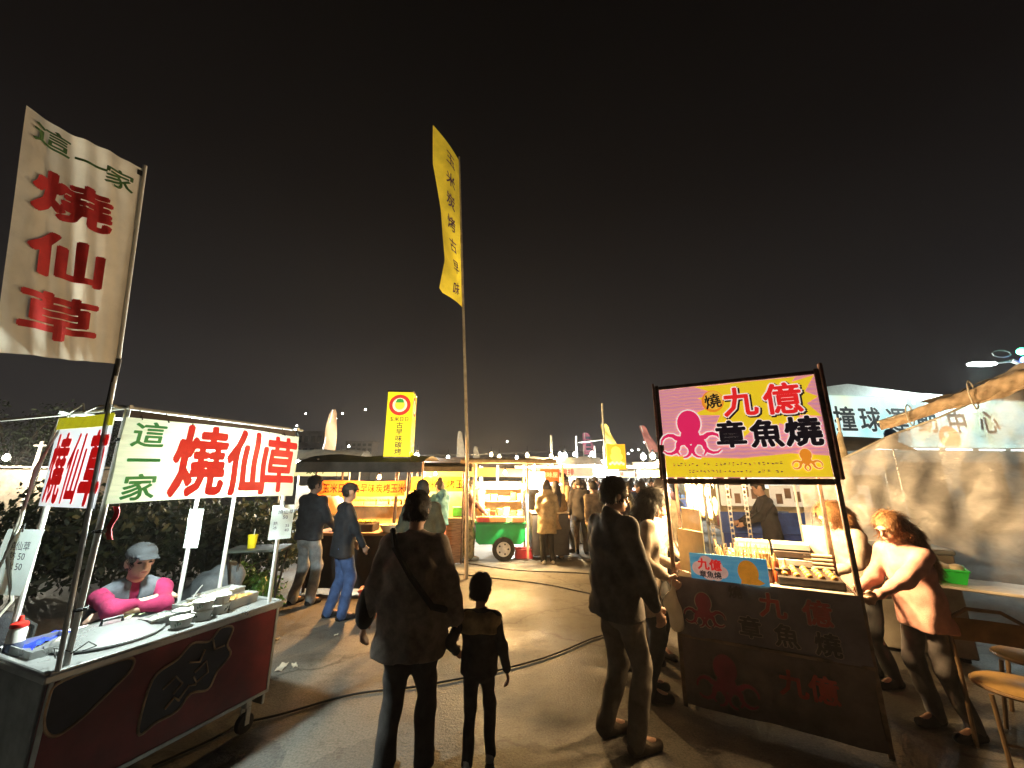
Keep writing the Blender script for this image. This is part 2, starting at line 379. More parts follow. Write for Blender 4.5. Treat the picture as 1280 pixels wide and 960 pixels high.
def person(label, loc, rz, h=1.70, top='black', bottom='navy', shoe='black', hair='short', hairm=None, v=.016, lean=0.0, pel=(0, 0, .93),
           hands=((-.27, .04, .82), (.27, .04, .82)), feet=((-.10, 0, 0), (.10, 0, 0)), yaw=0.0, nod=0.0, tilt=0.0, hem=.80, puff=1.0, sleeve=1.0, fold=.006,
           bag=None, skirt=None, hood=False, headk=1.0, group=None, skin=None, grip=(.5, .5), elbow=None, seed=None, topname='jacket', legname='trousers',
           chest=None, neck=None, extra=None, cap=None, girth=1.0, legk=1.0, face=True, palm=None, knee=None, name='person'):
    S = h / 1.72; seed = rng.randrange(9999) if seed is None else seed
    skin = skin or SKIN(); hairm = hairm or HAIR(); fine = v <= .0115
    pe = np.array(pel, float); ch = np.array(chest if chest is not None else (0, lean * .62 + pe[1], pe[2] + .34), float)
    nk = np.array(neck if neck is not None else (0, lean + pe[1] - .005, pe[2] + .535 - abs(lean) * .25), float)
    up = (nk - ch) / np.linalg.norm(nk - ch)
    Hm = Matrix.Rotation(yaw, 3, 'Z') @ Matrix.Rotation(-nod, 3, 'X') @ Matrix.Rotation(tilt, 3, 'Y'); Hm = np.array(Hm)
    hc = nk + up * .05 + Hm @ np.array([0, .022, .115 * headk])
    hp = lambda x, y, z: hc + Hm @ (np.array([x, y, z]) * headk)
    X = np.array([1., 0, 0])
    sh = [ch * .18 + nk * .82 + np.array([s * .178, -.005, -.015]) for s in (-1, 1)]
    arms = []
    for i, s in enumerate((-1, 1)):
        hint = elbow[i] if elbow else (s * .5, -1, -.3)
        e, wv = ik(sh[i], np.array(hands[i], float), .285, .255, hint); arms.append((sh[i], e, wv))
    legs = []
    for i, s in enumerate((-1, 1)):
        hip = pe + np.array([s * .085, 0, -.03]); f = np.array(feet[i], float)
        kn, an = ik(hip, f + np.array([0, -.03, .085]), .42, .42, knee[i] if knee else (0, 1, 0)); legs.append((hip, kn, an))
    B = [ell(hp(0, -.012, .03), (.077 * headk, .097 * headk, .10 * headk), Hm.T if False else Hm), ell(hp(0, .026, -.052), (.058 * headk, .066 * headk, .062 * headk), Hm),
         cone(nk - up * .04, hp(0, -.015, -.05), .055, .05)]
    if face and v <= .013:
        B += [cone(hp(0, .088, .012), hp(0, .108, -.022), .009, .014), ell(hp(0, .078, -.088), (.022, .02, .016), Hm), ell(hp(0, .085, .032), (.05, .018, .012), Hm),
              cone(hp(-.016, .093, -.055), hp(.016, .093, -.055), .009)]
    for s in (-1, 1): B.append(ell(hp(s * .078, -.012, -.004), (.012, .02, .033), Hm))
    B += [cone(pe, ch, .10, .105, X, .75), cone(ch, nk - up * .06, .105, .07, X, .7)]
    for i, s in enumerate((-1, 1)):
        a, e, wv = arms[i]
        B += [cone(a, e, .040, .028), cone(e, wv, .030, .024)]
        d = (wv - e) / np.linalg.norm(wv - e)
        n = np.array(palm[i] if palm else (-s, 0, 0), float); n = n - d * (n @ d); n /= np.linalg.norm(n) + 1e-9
        sd = np.cross(d, n)
        if sd @ np.array([0, 1, 0]) < 0 and not palm: sd = -sd
        B.append(cone(wv + d * .015, wv + d * .075, .024, .030, n, 1.9))
        if fine:
            g = grip[i]
            for q in range(4):
                o = wv + d * .085 + sd * (.030 - .02 * q); ln = (.042, .048, .044, .034)[q]
                a1 = g * .9; a2 = g * 2.0
                p1 = o + (d * math.cos(a1) + n * math.sin(a1)) * ln; p2 = p1 + (d * math.cos(a2) + n * math.sin(a2)) * ln * .85
                B += [cone(o, p1, .0105, .0095), cone(p1, p2, .0095, .008)]
            o = wv + d * .025 + sd * .028; p1 = o + (d * .6 + sd * .7 + n * .25) * .042; p2 = p1 + (d * .9 + n * .5) * .03
            B += [cone(o, p1, .0125, .011), cone(p1, p2, .011, .009)]
        else:
            B += [cone(wv + d * .07, wv + d * .13 + n * .03, .024, .018, n, 1.7), cone(wv + d * .02 + sd * .02, wv + d * .07 + sd * .045, .013)]
    for hip, kn, an in legs:
        B += [cone(hip, kn, .07, .05), cone(kn, an, .05, .035), cone(an, an + np.array([0, .14, -.045]), .03, .025)]
    body = solid(name, B, v, skin, bl=.018 if fine else .03)
    body.location = loc; body.rotation_euler = (0, 0, rz); body.scale = (S, S, S)
    tag(body, label, 'person', group)
    # top garment
    g_ = girth
    T = [cone(ch, nk - up * .07, .118 * g_ * puff, .085 * puff, X, .68), cone((sh[0] + X * .04 - up * .018), (sh[1] - X * .04 - up * .018), .058 * puff, .058 * puff), cone(nk - up * .07, nk + up * .012, .072, .056)] + [cone(nk - up * .035, sh[i_] - up * .012, .055, .052 * puff) for i_ in (0, 1)]
    hemp = pe + np.array([0, 0, hem - .93])
    T += [cone(pe + (ch - pe) * .35, ch, .122 * g_ * puff, .122 * g_ * puff, X, .70), cone(hemp + np.array([0, 0, -.02]), pe + (ch - pe) * .35, .140 * g_ * puff, .122 * g_ * puff, X, .70)]
    for i in range(2):
        a, e, wv = arms[i]; en = e + (wv - e) * .93 if sleeve >= 1 else e + (wv - e) * max(0, sleeve * 2 - 1)
        T += [cone(a - up * .012, e if sleeve > .5 else a + (e - a) * sleeve * 2, .060 * puff, .052 * puff)]
        if sleeve > .5: T += [cone(e, en, .052 * puff, .042 * puff)]
    if hood: T += [ell(nk + np.array([0, -.075, .03]), (.125, .075, .09)), cone(nk + np.array([-.09, -.02, .015]), nk + np.array([.09, -.02, .015]), .045)]
    if puff > 1.12 or True: pass
    tv = max(v, .0115)
    solid(topname, T, tv, cloth(*top) if isinstance(top, tuple) else top, body, bl=.04, fold=fold, seed=seed, clip=hemp[2], xlim=min([9.] + [abs(a_[2][0]) - .052 for a_ in arms if a_[2][2] < hemp[2] + .07]))
    # legs
    if skirt:
        L = [cone(pe + np.array([0, 0, .05]), pe + np.array([0, 0, -.1]), .115 * g_, .13 * g_, X, .72), cone(pe + np.array([0, 0, -.1]), pe + np.array([0, .02, skirt - .93]), .13 * g_, .17 * g_, X, .8)]
        solid('skirt', L, tv, cloth(*bottom) if isinstance(bottom, tuple) else bottom, body, bl=.04, fold=fold, seed=seed + 1, fdir=(1, 1, .1), clip=pe[2] + skirt - .93)
    else:
        L = [cone(pe + np.array([-.02, 0, .06]), pe + np.array([.02, 0, -.06]), .115 * g_, .12 * g_, X, .74)]
        for hip, kn, an in legs:
            L += [cone(hip, kn, .086 * legk * g_, .066 * legk), cone(kn, an + np.array([0, 0, -.02]), .066 * legk, .058 * legk)]
        solid(legname, L, tv, cloth(*bottom) if isinstance(bottom, tuple) else bottom, body, bl=.035, fold=fold, seed=seed + 2)
    for hip, kn, an in legs:
        sp = [cone(an + np.array([0, -.035, -.05]), an + np.array([0, .16, -.058]), .04, .036, X, .9), cone(an + np.array([0, -.005, -.0]), an + np.array([0, .06, -.045]), .045, .04)]
        solid('shoe', sp, tv, cloth(*shoe) if isinstance(shoe, tuple) else shoe, body, bl=.02)
    # hair
    hv = min(v, .012); A = []; cut = [(hp(0, .115, -.045), (.085 * headk, .09 * headk, .112 * headk))]
    if hair in ('short', 'crop', 'bun', 'long', 'bob', 'pony', 'capshort'):
        gw = {'crop': .004, 'capshort': .0, 'short': .006}.get(hair, .010)
        if hair in ('short', 'crop', 'capshort'): cut.append((hp(0, -.075, -.165), (.16 * headk, .14 * headk, .105 * headk)))
        A = [ell(hp(0, -.018, .037), np.array([.080 + gw, .099 + gw, .100 + gw]) * headk, Hm), cone(hp(-.045, -.055, -.02), hp(.045, -.055, -.02), (.034 if hair in ('short', 'crop', 'capshort') else .045) + gw, lat=X, k=.8)]
        if hair in ('short', 'crop', 'capshort', 'bun', 'pony'): cut += [(hp(s_ * .095, .012, -.03), (.034 * headk, .042 * headk, .052 * headk)) for s_ in (-1, 1)]
    if hair == 'bun': A += [ell(hp(0, -.045, .155), np.array([.055, .055, .048]), Hm)]
    if hair == 'bob': A += [cone(hp(-.07, -.03, .0), hp(-.085, -.02, -.13), .05, .045), cone(hp(.07, -.03, .0), hp(.085, -.02, -.13), .05, .045), cone(hp(0, -.07, 0), hp(0, -.08, -.13), .07, .06, X, .7)]
    if hair == 'long': A += [cone(hp(0, -.06, 0), hp(0, -.1, -.16), .078, .075, X, .75), cone(hp(0, -.1, -.16), nk + np.array([0, -.12, -.28]), .075, .05, X, .65), cone(hp(-.07, -.02, .0), hp(-.08, -.03, -.14), .04, .04), cone(hp(.07, -.02, .0), hp(.08, -.03, -.14), .04, .04)]
    if hair == 'pony': A += [ell(hp(0, -.115, .05), (.035, .035, .035)), cone(hp(0, -.12, .04), hp(.02, -.17, -.12), .045, .055), cone(hp(.02, -.17, -.12), hp(.03, -.15, -.36), .055, .03)]
    if extra: A += [cone(hp(*a), hp(*b), ra, rb) for a, b, ra, rb in extra]
    if A:
        ho = solid('hair', A, hv, hairm, body, bl=.02, fold=.006, seed=seed + 3, cut=cut, fdir=(1, 1, .3))
        if v <= .0145: strands(ho, hc, Hm, (2200 if hair in ('short', 'crop', 'capshort') else 4200) if v <= .0115 else 900, .035 if hair in ('short', 'crop', 'capshort') else .10, seed, headk)
    if cap:
        cv = min(v, .009)
        o = solid('cap', [ell(hp(0, -.012, .058), np.array([.092, .112, .082]) * headk, Hm), cone(hp(-.04, .10, .052), hp(.04, .10, .052), .03, .03, Hm @ np.array([0, 0, 1.]), 3.2), cone(hp(-.03, .14, .043), hp(.03, .14, .043), .034, .034, Hm @ np.array([0, 0, 1.]), 3.8)],
                  cv, cloth(*cap), body, bl=.012, cut=[(hp(0, 0, -.075), (.30, .30, .115))])
    if face and v <= .013:
        mb = MB()
        for s in (-1, 1):
            mb = MB(); mb.ball((0, 0, 0), .0115 * headk, 8, (1.35, .7, .62)); o = mb.build('eye', mat('eye_dark', (.02, .015, .012), .2), body, tuple(hp(s * .031, .079, .008)))
            o.rotation_euler = Matrix(Hm.tolist()).to_euler()
        mb = MB(); mb.ball((0, 0, 0), .02, 8, (1.05, .4, .32)); o = mb.build('lips', mat('lip', (.38, .13, .11), .45), body, tuple(hp(0, .0965, -.056))); o.rotation_euler = Matrix(Hm.tolist()).to_euler()
        for s in (-1, 1):
            mb = MB(); mb.ball((0, 0, 0), .02, 6, (1.1, .35, .2)); o = mb.build('eyebrow', hairm, body, tuple(hp(s * .032, .093, .033))); o.rotation_euler = Matrix(Hm.tolist()).to_euler()
    body['_hp'] = [float(q) for q in hc]
    return body, hp, arms
# ---------------------------------------------------------------- common materials
steel = mat('stainless', (.66, .68, .68), .30, .75, .10, 7, .10, 30, dirt=.07)
steel_d = mat('dull_steel', (.44, .46, .46), .42, .55, .15, 6, .3, 22, dirt=.35)
pipe_w = mat('white_pipe', (.70, .72, .70), .38, .25, .1, 5, .1, 40, dirt=.2)
pipe_d = mat('dark_pipe', (.045, .042, .04), .45, .5, .3, 8, .2, 60)
wood = mat('wood', (.34, .20, .10), .65, 0, .3, 5, .3, 60, stretch=(1, 1, 8))
wood_l = mat('pale_wood', (.52, .38, .22), .6, 0, .2, 5, .3, 60, stretch=(1, 8, 1))
black = mat('black_plastic', (.018, .018, .019), .45, 0, .3, 8)
rubber = mat('rubber', (.022, .021, .02), .8, 0, .3, 12, .3, 80)
white_p = mat('white_plastic', (.74, .74, .71), .4, 0, .06, 6, dirt=.08)
clear_p = mat('cloudy_plastic', (.78, .82, .80), .22, 0, .05, 6, transmission=.55)
red = mat('red_paint', (.52, .02, .02), .45, 0, .12, 8)
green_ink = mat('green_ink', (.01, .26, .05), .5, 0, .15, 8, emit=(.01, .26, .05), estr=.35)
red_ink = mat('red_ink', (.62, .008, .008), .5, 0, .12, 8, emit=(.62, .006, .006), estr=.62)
cordm = mat('cable_black', (.015, .015, .015), .6)
rope = mat('pale_cable', (.62, .60, .52), .7)
paper = mat('paper', (.78, .79, .76), .7, 0, .05, 9, trans=.25)
ink = mat('ink_blue', (.05, .06, .12), .7)

LM = 9.0
def bulb(label, loc, col=(1, .62, .28), power=0, glow=25, r=.035, cord=None, group='bulbs hung over the stalls', soft=.07, name='light_bulb'):
    t = thing(name, label, 'lamp', loc, 0, group)
    mb = MB(); mb.lathe([(1e-6, -r * 1.15), (r * .6, -r * .98), (r * .96, -r * .35), (r, 0), (r * .86, r * .5), (r * .5, r * .95), (r * .42, r * 1.3)], n=14)
    mb.build('globe', mat('bulb_%.2f_%.2f_%.2f_%d' % (*col, glow), (.9, .9, .9), .3, emit=col, estr=glow), t)
    MB().lathe([(r * .5, r * 1.25), (r * .5, r * 2.3), (r * .25, r * 2.6)], n=10).build('socket', black, t)
    if cord: MB().tube([(0, 0, r * 2.5), (0.004, 0, r * 2.5 + cord * .5), (0, 0, r * 2.5 + cord)], .004, 5).build('cord', cordm, t)
    if power:
        l = bpy.data.lights.new('bulb_light', 'POINT'); l.energy = power * LM; l.color = col; l.shadow_soft_size = soft
        o = bpy.data.objects.new('bulb_light', l); C.objects.link(o); o.parent = t; o.location = (0, 0, -r * 1.2 - soft - .005)
    return t

# ---------------------------------------------------------------- ground
def ground_mat():
    m = bpy.data.materials.new('asphalt'); m.use_nodes = True; n = m.node_tree.nodes; l = m.node_tree.links; b = n['Principled BSDF']
    t = n.new('ShaderNodeTexCoord')
    def noise(s, d, r=.6):
        q = n.new('ShaderNodeTexNoise'); q.inputs['Scale'].default_value = s; q.inputs['Detail'].default_value = d; q.inputs['Roughness'].default_value = r; l.new(t.outputs['Object'], q.inputs[0]); return q
    def ramp(src, p0, c0, p1, c1):
        r = n.new('ShaderNodeValToRGB'); r.color_ramp.elements[0].position = p0; r.color_ramp.elements[0].color = (*c0, 1); r.color_ramp.elements[1].position = p1; r.color_ramp.elements[1].color = (*c1, 1); l.new(src, r.inputs[0]); return r
    big = ramp(noise(.45, 7).outputs[0], .34, (.092, .089, .084), .7, (.245, .232, .212))
    fine = ramp(noise(70, 3).outputs[0], .3, (.55, .55, .55), .75, (1.25, 1.22, 1.18))
    mx = n.new('ShaderNodeMix'); mx.data_type = 'RGBA'; mx.blend_type = 'MULTIPLY'; mx.inputs['Factor'].default_value = 1
    l.new(big.outputs[0], mx.inputs['A']); l.new(fine.outputs[0], mx.inputs['B'])
    st = ramp(noise(1.7, 8, .72).outputs[0], .50, (1, 1, 1), .66, (.42, .40, .38))
    m2 = n.new('ShaderNodeMix'); m2.data_type = 'RGBA'; m2.blend_type = 'MULTIPLY'; m2.inputs['Factor'].default_value = .8
    l.new(mx.outputs['Result'], m2.inputs['A']); l.new(st.outputs[0], m2.inputs['B'])
    vo = n.new('ShaderNodeTexVoronoi'); vo.feature = 'DISTANCE_TO_EDGE'; vo.inputs['Scale'].default_value = .55; 
    ad = n.new('ShaderNodeVectorMath'); ad.operation = 'ADD'; nz = noise(1.3, 5); sc_ = n.new('ShaderNodeVectorMath'); sc_.operation = 'SCALE'; sc_.inputs['Scale'].default_value = .9
    l.new(nz.outputs['Color'], sc_.inputs[0]); l.new(t.outputs['Object'], ad.inputs[0]); l.new(sc_.outputs[0], ad.inputs[1]); l.new(ad.outputs[0], vo.inputs['Vector'])
    cr = ramp(vo.outputs['Distance'], .0, (.22, .2, .19), .018, (1, 1, 1))
    m3 = n.new('ShaderNodeMix'); m3.data_type = 'RGBA'; m3.blend_type = 'MULTIPLY'; m3.inputs['Factor'].default_value = .75
    l.new(m2.outputs['Result'], m3.inputs['A']); l.new(cr.outputs[0], m3.inputs['B'])
    v2 = n.new('ShaderNodeTexVoronoi'); v2.feature = 'F1'; v2.inputs['Scale'].default_value = .38; l.new(ad.outputs[0], v2.inputs['Vector'])
    sp2 = n.new('ShaderNodeSeparateColor'); l.new(v2.outputs['Color'], sp2.inputs[0]); pr = ramp(sp2.outputs[0], .2, (.74, .74, .75), .8, (1.12, 1.1, 1.06))
    m4 = n.new('ShaderNodeMix'); m4.data_type = 'RGBA'; m4.blend_type = 'MULTIPLY'; m4.inputs['Factor'].default_value = 1; l.new(m3.outputs['Result'], m4.inputs['A']); l.new(pr.outputs[0], m4.inputs['B'])
    sk = ramp(noise(14, 4, .75).outputs[0], .55, (1, 1, 1), .68, (.5, .48, .46)); m5 = n.new('ShaderNodeMix'); m5.data_type = 'RGBA'; m5.blend_type = 'MULTIPLY'; m5.inputs['Factor'].default_value = .7; l.new(m4.outputs['Result'], m5.inputs['A']); l.new(sk.outputs[0], m5.inputs['B'])
    l.new(m5.outputs['Result'], b.inputs['Base Color'])
    rr = ramp(noise(.9, 6).outputs[0], .35, (.42, .42, .42), .7, (.85, .85, .85)); l.new(rr.outputs[0], b.inputs['Roughness'])
    bp = n.new('ShaderNodeBump'); bp.inputs['Strength'].default_value = .55; bp.inputs['Distance'].default_value = .012
    l.new(noise(55, 6).outputs[0], bp.inputs['Height']); l.new(bp.outputs[0], b.inputs['Normal'])
    return m
gm = MB(); gm.grid(lambda a, b: ((a - .5) * 700, (b - .3) * 900, 0), 20, 20)
tag(gm.build('ground', ground_mat()), 'worn grey asphalt of the market ground', kind='structure')
# hills far behind
def hillz(x): return 13 + 9 * math.sin(x * .011 + 1.0) + 5 * math.sin(x * .031 + 2) + 2 * math.sin(x * .083)
hm = MB(); hm.grid(lambda a, b: ((a - .5) * 900, 330 + b * 120, (hillz((a - .5) * 900) * (1.7 if a < .42 else 1.0)) * math.sin(b * math.pi / 2) - .5 + rng.uniform(0, 1.5) * b), 90, 8)
tag(hm.build('hills', mat('hill_wood', (.028, .028, .024), .95, 0, .4, .05, .6, .5)), 'dark wooded hills behind the market', kind='structure')
lampw = lit('far_white', (1, .95, .85), 30)
for (px, py) in ((382, 517), (371, 532), (428, 517), (420, 523), (416, 532), (410, 554), (436, 556), (790, 563), (785, 567), (798, 562), (806, 553), (811, 560), (634, 552), (457, 512)):
    p = at(px, py, 300)
    MB().ball((0, 0, 0), .55 + rng.random() * .25, 6).build('street_lamp', lampw, None, p)
    tag(bpy.data.objects[C.objects[-1].name], 'tiny white street lamp shining high on the dark hillside', 'street lamp', 'street lamps on the far hillside')

# cables on the ground
def cable(label, pts, r=.0075):
    P = [Vector(p) for p in pts]; out = []
    for i in range(len(P) - 1):
        a, b2, c2, d2 = P[max(i - 1, 0)], P[i], P[i + 1], P[min(i + 2, len(P) - 1)]
        for k in range(8):
            t = k / 8; out.append(.5 * ((2 * b2) + (c2 - a) * t + (2 * a - 5 * b2 + 4 * c2 - d2) * t * t + (3 * b2 - a - 3 * c2 + d2) * t ** 3))
    out.append(P[-1])
    for q in out: q.z = max(q.z, r + .002)
    return tag(MB().tube(out, r, 8).build('power_cable', cordm), label, 'cable')
cable('black power cable snaking from the maroon cart past the walkers', [gz(x, y, .012) for x, y in ((190, 958), (262, 925), (300, 905), (350, 893), (440, 868), (520, 858), (600, 843), (660, 828), (700, 815), (750, 795), (800, 788))])
cable('thin dark cable crossing the lit ground near the green cart', [gz(x, y, .012) for x, y in ((560, 716), (612, 722), (680, 730), (740, 742), (800, 748))], .009)
cable('thin cable lying straight across behind the dark cable', [gz(x, y, .012) for x, y in ((560, 700), (640, 712), (720, 716), (800, 722))], .009)
lit_m = mat('litter_paper', (.62, .56, .46), .8)
for i, (px, py, s) in enumerate(((345, 800, .09), (352, 835, .16), (420, 795, .06), (368, 833, .1), (640, 712, .1), (300, 948, .05), (712, 700, .12))):
    p = gz(px, py); mb = MB(); a = rng.random() * 3
    mb.grid(lambda u, v: ((u - .5) * s * math.cos(a) - (v - .5) * s * .4 * math.sin(a), (u - .5) * s * math.sin(a) + (v - .5) * s * .4 * math.cos(a), .006 + .012 * math.sin(u * 5 + v * 3) ** 2), 5, 4)
    tag(mb.build('paper_scrap', lit_m, None, p), ['scrap of paper beside the far end of the maroon cart', 'crumpled straw wrapper lying below the maroon cart corner', 'paper scrap at the feet of the man in blue jeans', 'short crumpled scrap on the lit ground by the cart shadow',
        'flattened scrap on the ground before the green cart', 'small scrap lying on the dark asphalt below the cart', 'pale flattened paper near the trench coat woman'][i], 'litter')
# ---------------------------------------------------------------- herbal jelly cart (maroon front, steel top)
CO = Vector((-2.18, 2.08, 0)); CR = math.atan2(.930, .367)
cart = thing('food_cart', 'maroon food cart with steel counter and backlit red and green banner', 'food cart', CO, CR)
CL, CW, CH = 1.20, .66, .80
cw = lambda x, y, z=0: CO + Vector((x * math.cos(CR) - y * math.sin(CR), x * math.sin(CR) + y * math.cos(CR), z))
mb = MB(); mb.box((CL / 2, CW / 2, CH - .018), (CL + .03, CW + .03, .036), .006)
for x0, y0, x1, y1 in ((0, 0, CL, 0), (0, CW, CL, CW), (0, 0, 0, CW), (CL, 0, CL, CW)):
    mb.box(((x0 + x1) / 2, (y0 + y1) / 2, CH + .006), (abs(x1 - x0) + .03, abs(y1 - y0) + .03, .012) if False else ((abs(x1 - x0) or .026), (abs(y1 - y0) or .026), .014), .004)
mb.build('countertop', steel, cart)
maroon = mat('maroon_paint', (.19, .020, .022), .38, 0, .2, 4, .08, 20, dirt=.25)
panel = MB().box((CL / 2, .012, .50), (CL - .02, .02, .56), .004).build('front_panel', maroon, cart)
gold = mat('faded_gold', (.46, .30, .17), .6, 0, .3, 10); navy = mat('dark_ink', (.018, .014, .022), .5, 0, .3, 8)
MB().box((CL / 2, -.002, .232), (CL - .02, .006, .022), .002).build('edge_trim', steel_d, cart); MB().box((CL - .018, -.002, .50), (.020, .006, .55), .002).build('edge_trim', steel_d, cart); MB().box((.018, -.002, .50), (.020, .006, .55), .002).build('edge_trim', steel_d, cart)
for k in range(7): MB().lathe([(.006, -.0005), (.005, -.003), (1e-6, -.0035)], (.05 + k * (CL - .1) / 6, -.004, .765), 8, ax='y').build('screw', steel, panel)
# painted cloud-shaped emblem strokes on the front panel
def blob(pts, m, y, name='painted_emblem'):
    out = []
    n = len(pts)
    for i in range(n):
        a, b, c, d = [Vector(pts[(i + k) % n]) for k in (-1, 0, 1, 2)]
        for k in range(5):
            t = k / 5; q = .5 * (2 * b + (c - a) * t + (2 * a - 5 * b + 4 * c - d) * t * t + (3 * b - a - 3 * c + d) * t ** 3); out.append((q.x, q.y))
    mbx = MB(); mbx.tube([(x, y, z) for x, z in out + out[:1]], .007, 6, cap=False)
    mbx.build('painted_outline', gold, panel)
    flat(out, m, panel, y + .001, name)
em = [(.42, .36), (.44, .60), (.55, .66), (.62, .72), (.72, .70), (.78, .755), (.86, .73), (.84, .64), (.87, .57), (.80, .50), (.76, .42), (.66, .44), (.60, .38), (.50, .37)]
blob(em, navy, -.001)
for arc in ([(.50, .53), (.56, .57), (.60, .52), (.56, .48)], [(.62, .62), (.68, .60), (.70, .66)], [(.66, .55), (.72, .59), (.74, .52), (.68, .49), (.66, .53)], [(.60, .44), (.64, .49), (.68, .48)], [(.74, .70), (.76, .64), (.82, .64)], [(.53, .42), (.57, .46), (.60, .43)]):
    MB().tube([(x, -.003, z) for x, z in arc], .006, 6).build('painted_stroke', gold, panel)
blob([(.02, .70), (.06, .755), (.30, .76), (.33, .70), (.26, .63), (.16, .55), (.08, .52), (.03, .58)], navy, -.001)
MB().box((.012, CW / 2, .46), (.02, CW - .06, .64), .004).build('side_panel', steel_d, cart)
MB().box((CL - .012, CW / 2, .46), (.02, CW - .06, .64), .004).build('side_panel', steel_d, cart)
MB().box((CL / 2, CW - .012, .50), (CL - .05, .02, .56), .004).build('back_panel', maroon, cart)
MB().box((CL / 2, CW / 2, .21), (CL - .08, CW - .08, .02)).build('floor_board', steel_d, cart)
for x in (.10, CL - .10):
    for y in (.08, CW - .08):
        cs = MB().box((x, y, .175), (.05, .05, .05), .008).box((x, y - .028, .105), (.03, .006, .1)).box((x, y + .028, .105), (.03, .006, .1)).build('caster', steel_d, cart)
        MB().lathe([(.015, -.02), (.055, -.02), (.06, -.012), (.06, .012), (.055, .02), (.015, .02)], (x, y, .06), 18, ax='y').build('wheel', rubber, cs)
# posts
PT = 2.10
def post(x, y, z0, z1, r=.014, m=pipe_w, dx=0, dy=0): return MB().tube([(x, y, z0), (x + dx * .5, y + dy * .5, (z0 + z1) / 2), (x + dx, y + dy, z1)], r, 10).build('post', m, cart)
post(.07, .035, CH, PT); post(CL - .07, .035, CH, PT - .01)
post(.06, CW - .04, CH, PT); post(CL - .06, CW - .04, CH, PT - .01)
for (a, b2) in (((.0, .03), (CL + .02, .03)), ((.0, CW - .04), (CL + .02, CW - .04)), ((.06, -.02), (.06, CW)), ((CL - .06, -.02), (CL - .06, CW))):
    MB().tube([(a[0], a[1], PT - .01), (b2[0], b2[1], PT - .01)], .011, 8).build('top_rail', pipe_w, cart)
# banners (backlit cloth)
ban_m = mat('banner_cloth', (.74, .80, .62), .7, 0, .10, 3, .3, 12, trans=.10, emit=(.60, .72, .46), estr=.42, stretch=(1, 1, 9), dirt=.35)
BL, BZ0, BZ1 = 1.17, 1.565, 2.03
def bf(x, z): return (x, -.012 + .010 * math.sin(x * 7 + z * 3) + .006 * math.sin(z * 21 + x * 2), z + .012 * math.sin(x * 2.6))
ban = MB().grid(lambda a, b: bf(.05 + a * (BL - .05), BZ0 + b * (BZ1 - BZ0)), 40, 14).build('banner', ban_m, cart)
bt = lambda x, z: (lambda q: (q[0], q[1] - .005, q[2]))(bf(x, z))
text('這\n一\n家', .150, green_ink, ban, .175, 1.795, bold=.022, line=.98, xs=1.12, fn=bt, sub=3)
for i, (chh, x) in enumerate((('燒', .47), ('仙', .765), ('草', 1.025))):
    text(chh, .43 if i < 2 else .40, red_ink, ban, x, 1.80, bold=.032, xs=.70 + (.02 if i == 0 else 0), ys=1.06, fn=bt, sub=3)
for k in range(9): MB().tube([(.12 + k * .13, .03, PT - .012), (.12 + k * .13, .0, PT - .05), (.125 + k * .13, -.012, BZ1 - .004)], .0035, 5).build('tie_cord', cordm, cart)
MB().box((.60, .0, 2.052), (1.06, .006, .045), .001).build('dark_strip', mat('dark_film', (.03, .02, .022), .5), cart)
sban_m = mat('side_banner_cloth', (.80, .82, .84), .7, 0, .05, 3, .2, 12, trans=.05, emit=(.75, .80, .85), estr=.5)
def sf(x, z): return (x, -.006 + .006 * math.sin(x * 9 + z * 5), z)
sb = MB().grid(lambda a, b: sf(-CW + .03 + a * (CW - .06), 1.545 + b * .50), 18, 12).build('side_banner', sban_m, cart, (.03, .0, 0), R(-90))
st_ = lambda x, z: (lambda q: (q[0], q[1] - .004, q[2]))(sf(x, z))
text('燒', .33, red_ink, sb, -.50, 1.76, bold=.03, xs=.58, ys=1.25, fn=st_, sub=3); text('仙', .33, red_ink, sb, -.315, 1.76, bold=.02, xs=.5, ys=1.25, fn=st_, sub=3); text('草', .33, red_ink, sb, -.13, 1.76, bold=.045, xs=.58, ys=1.25, fn=st_, sub=3)
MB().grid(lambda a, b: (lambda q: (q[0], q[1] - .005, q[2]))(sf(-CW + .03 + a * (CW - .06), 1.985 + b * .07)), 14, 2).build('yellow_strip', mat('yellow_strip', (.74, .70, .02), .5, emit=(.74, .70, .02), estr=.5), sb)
# mesh of cords on the near posts
MB().tube([(.02, CW - .02, 2.06), (.0, CW + .02, 1.7), (-.03, CW + .0, 1.3), (.02, CW - .06, 1.05), (-.05, CW - .05, .9), (-.03, CW - .2, .6), (-.05, CW - .1, .2), (-.06, CW, .02)], .008, 6).build('power_lead', rope, cart)
MB().tube([(.05, CW - .04, 2.08), (-.05, CW - .1, 1.75), (-.02, CW - .03, 1.45), (-.07, CW - .03, 1.1), (.02, CW - .03, .82)], .006, 6).build('power_lead', rope, cart)
MB().tube([(.03, CW - .1, 2.09), (.02, CW - .25, 2.13), (.0, CW - .35, 2.07), (.03, .25, 2.11), (.05, .05, 2.09)], .006, 6).build('power_lead', rope, cart)
a0 = cw(.05, CW, 2.09); MB().tube([(.06, CW, 2.09), (-.2, CW + .35, 2.02), (-.6, CW + 1.0, 1.98), (-1.2, CW + 2.2, 2.0)], .009, 6).build('power_lead', rope, cart)
for z in (1.05, 1.42, 1.9): MB().tube([(.07 + .026 * math.cos(a * .9), .035 + .024 * math.sin(a * .9) - .012, z + .004 * a * .3) for a in range(15)], .004, 5).build('tie_wrap', cordm, cart)
for q in ([(.07, .02, .86), (.12, -.0, .9), (.17, .03, .86), (.14, .08, .84)], [(.07, .02, .87), (.02, .06, .9), (.06, .12, .83)]): MB().tube(q, .003, 5).build('tie_wire', cordm, cart)
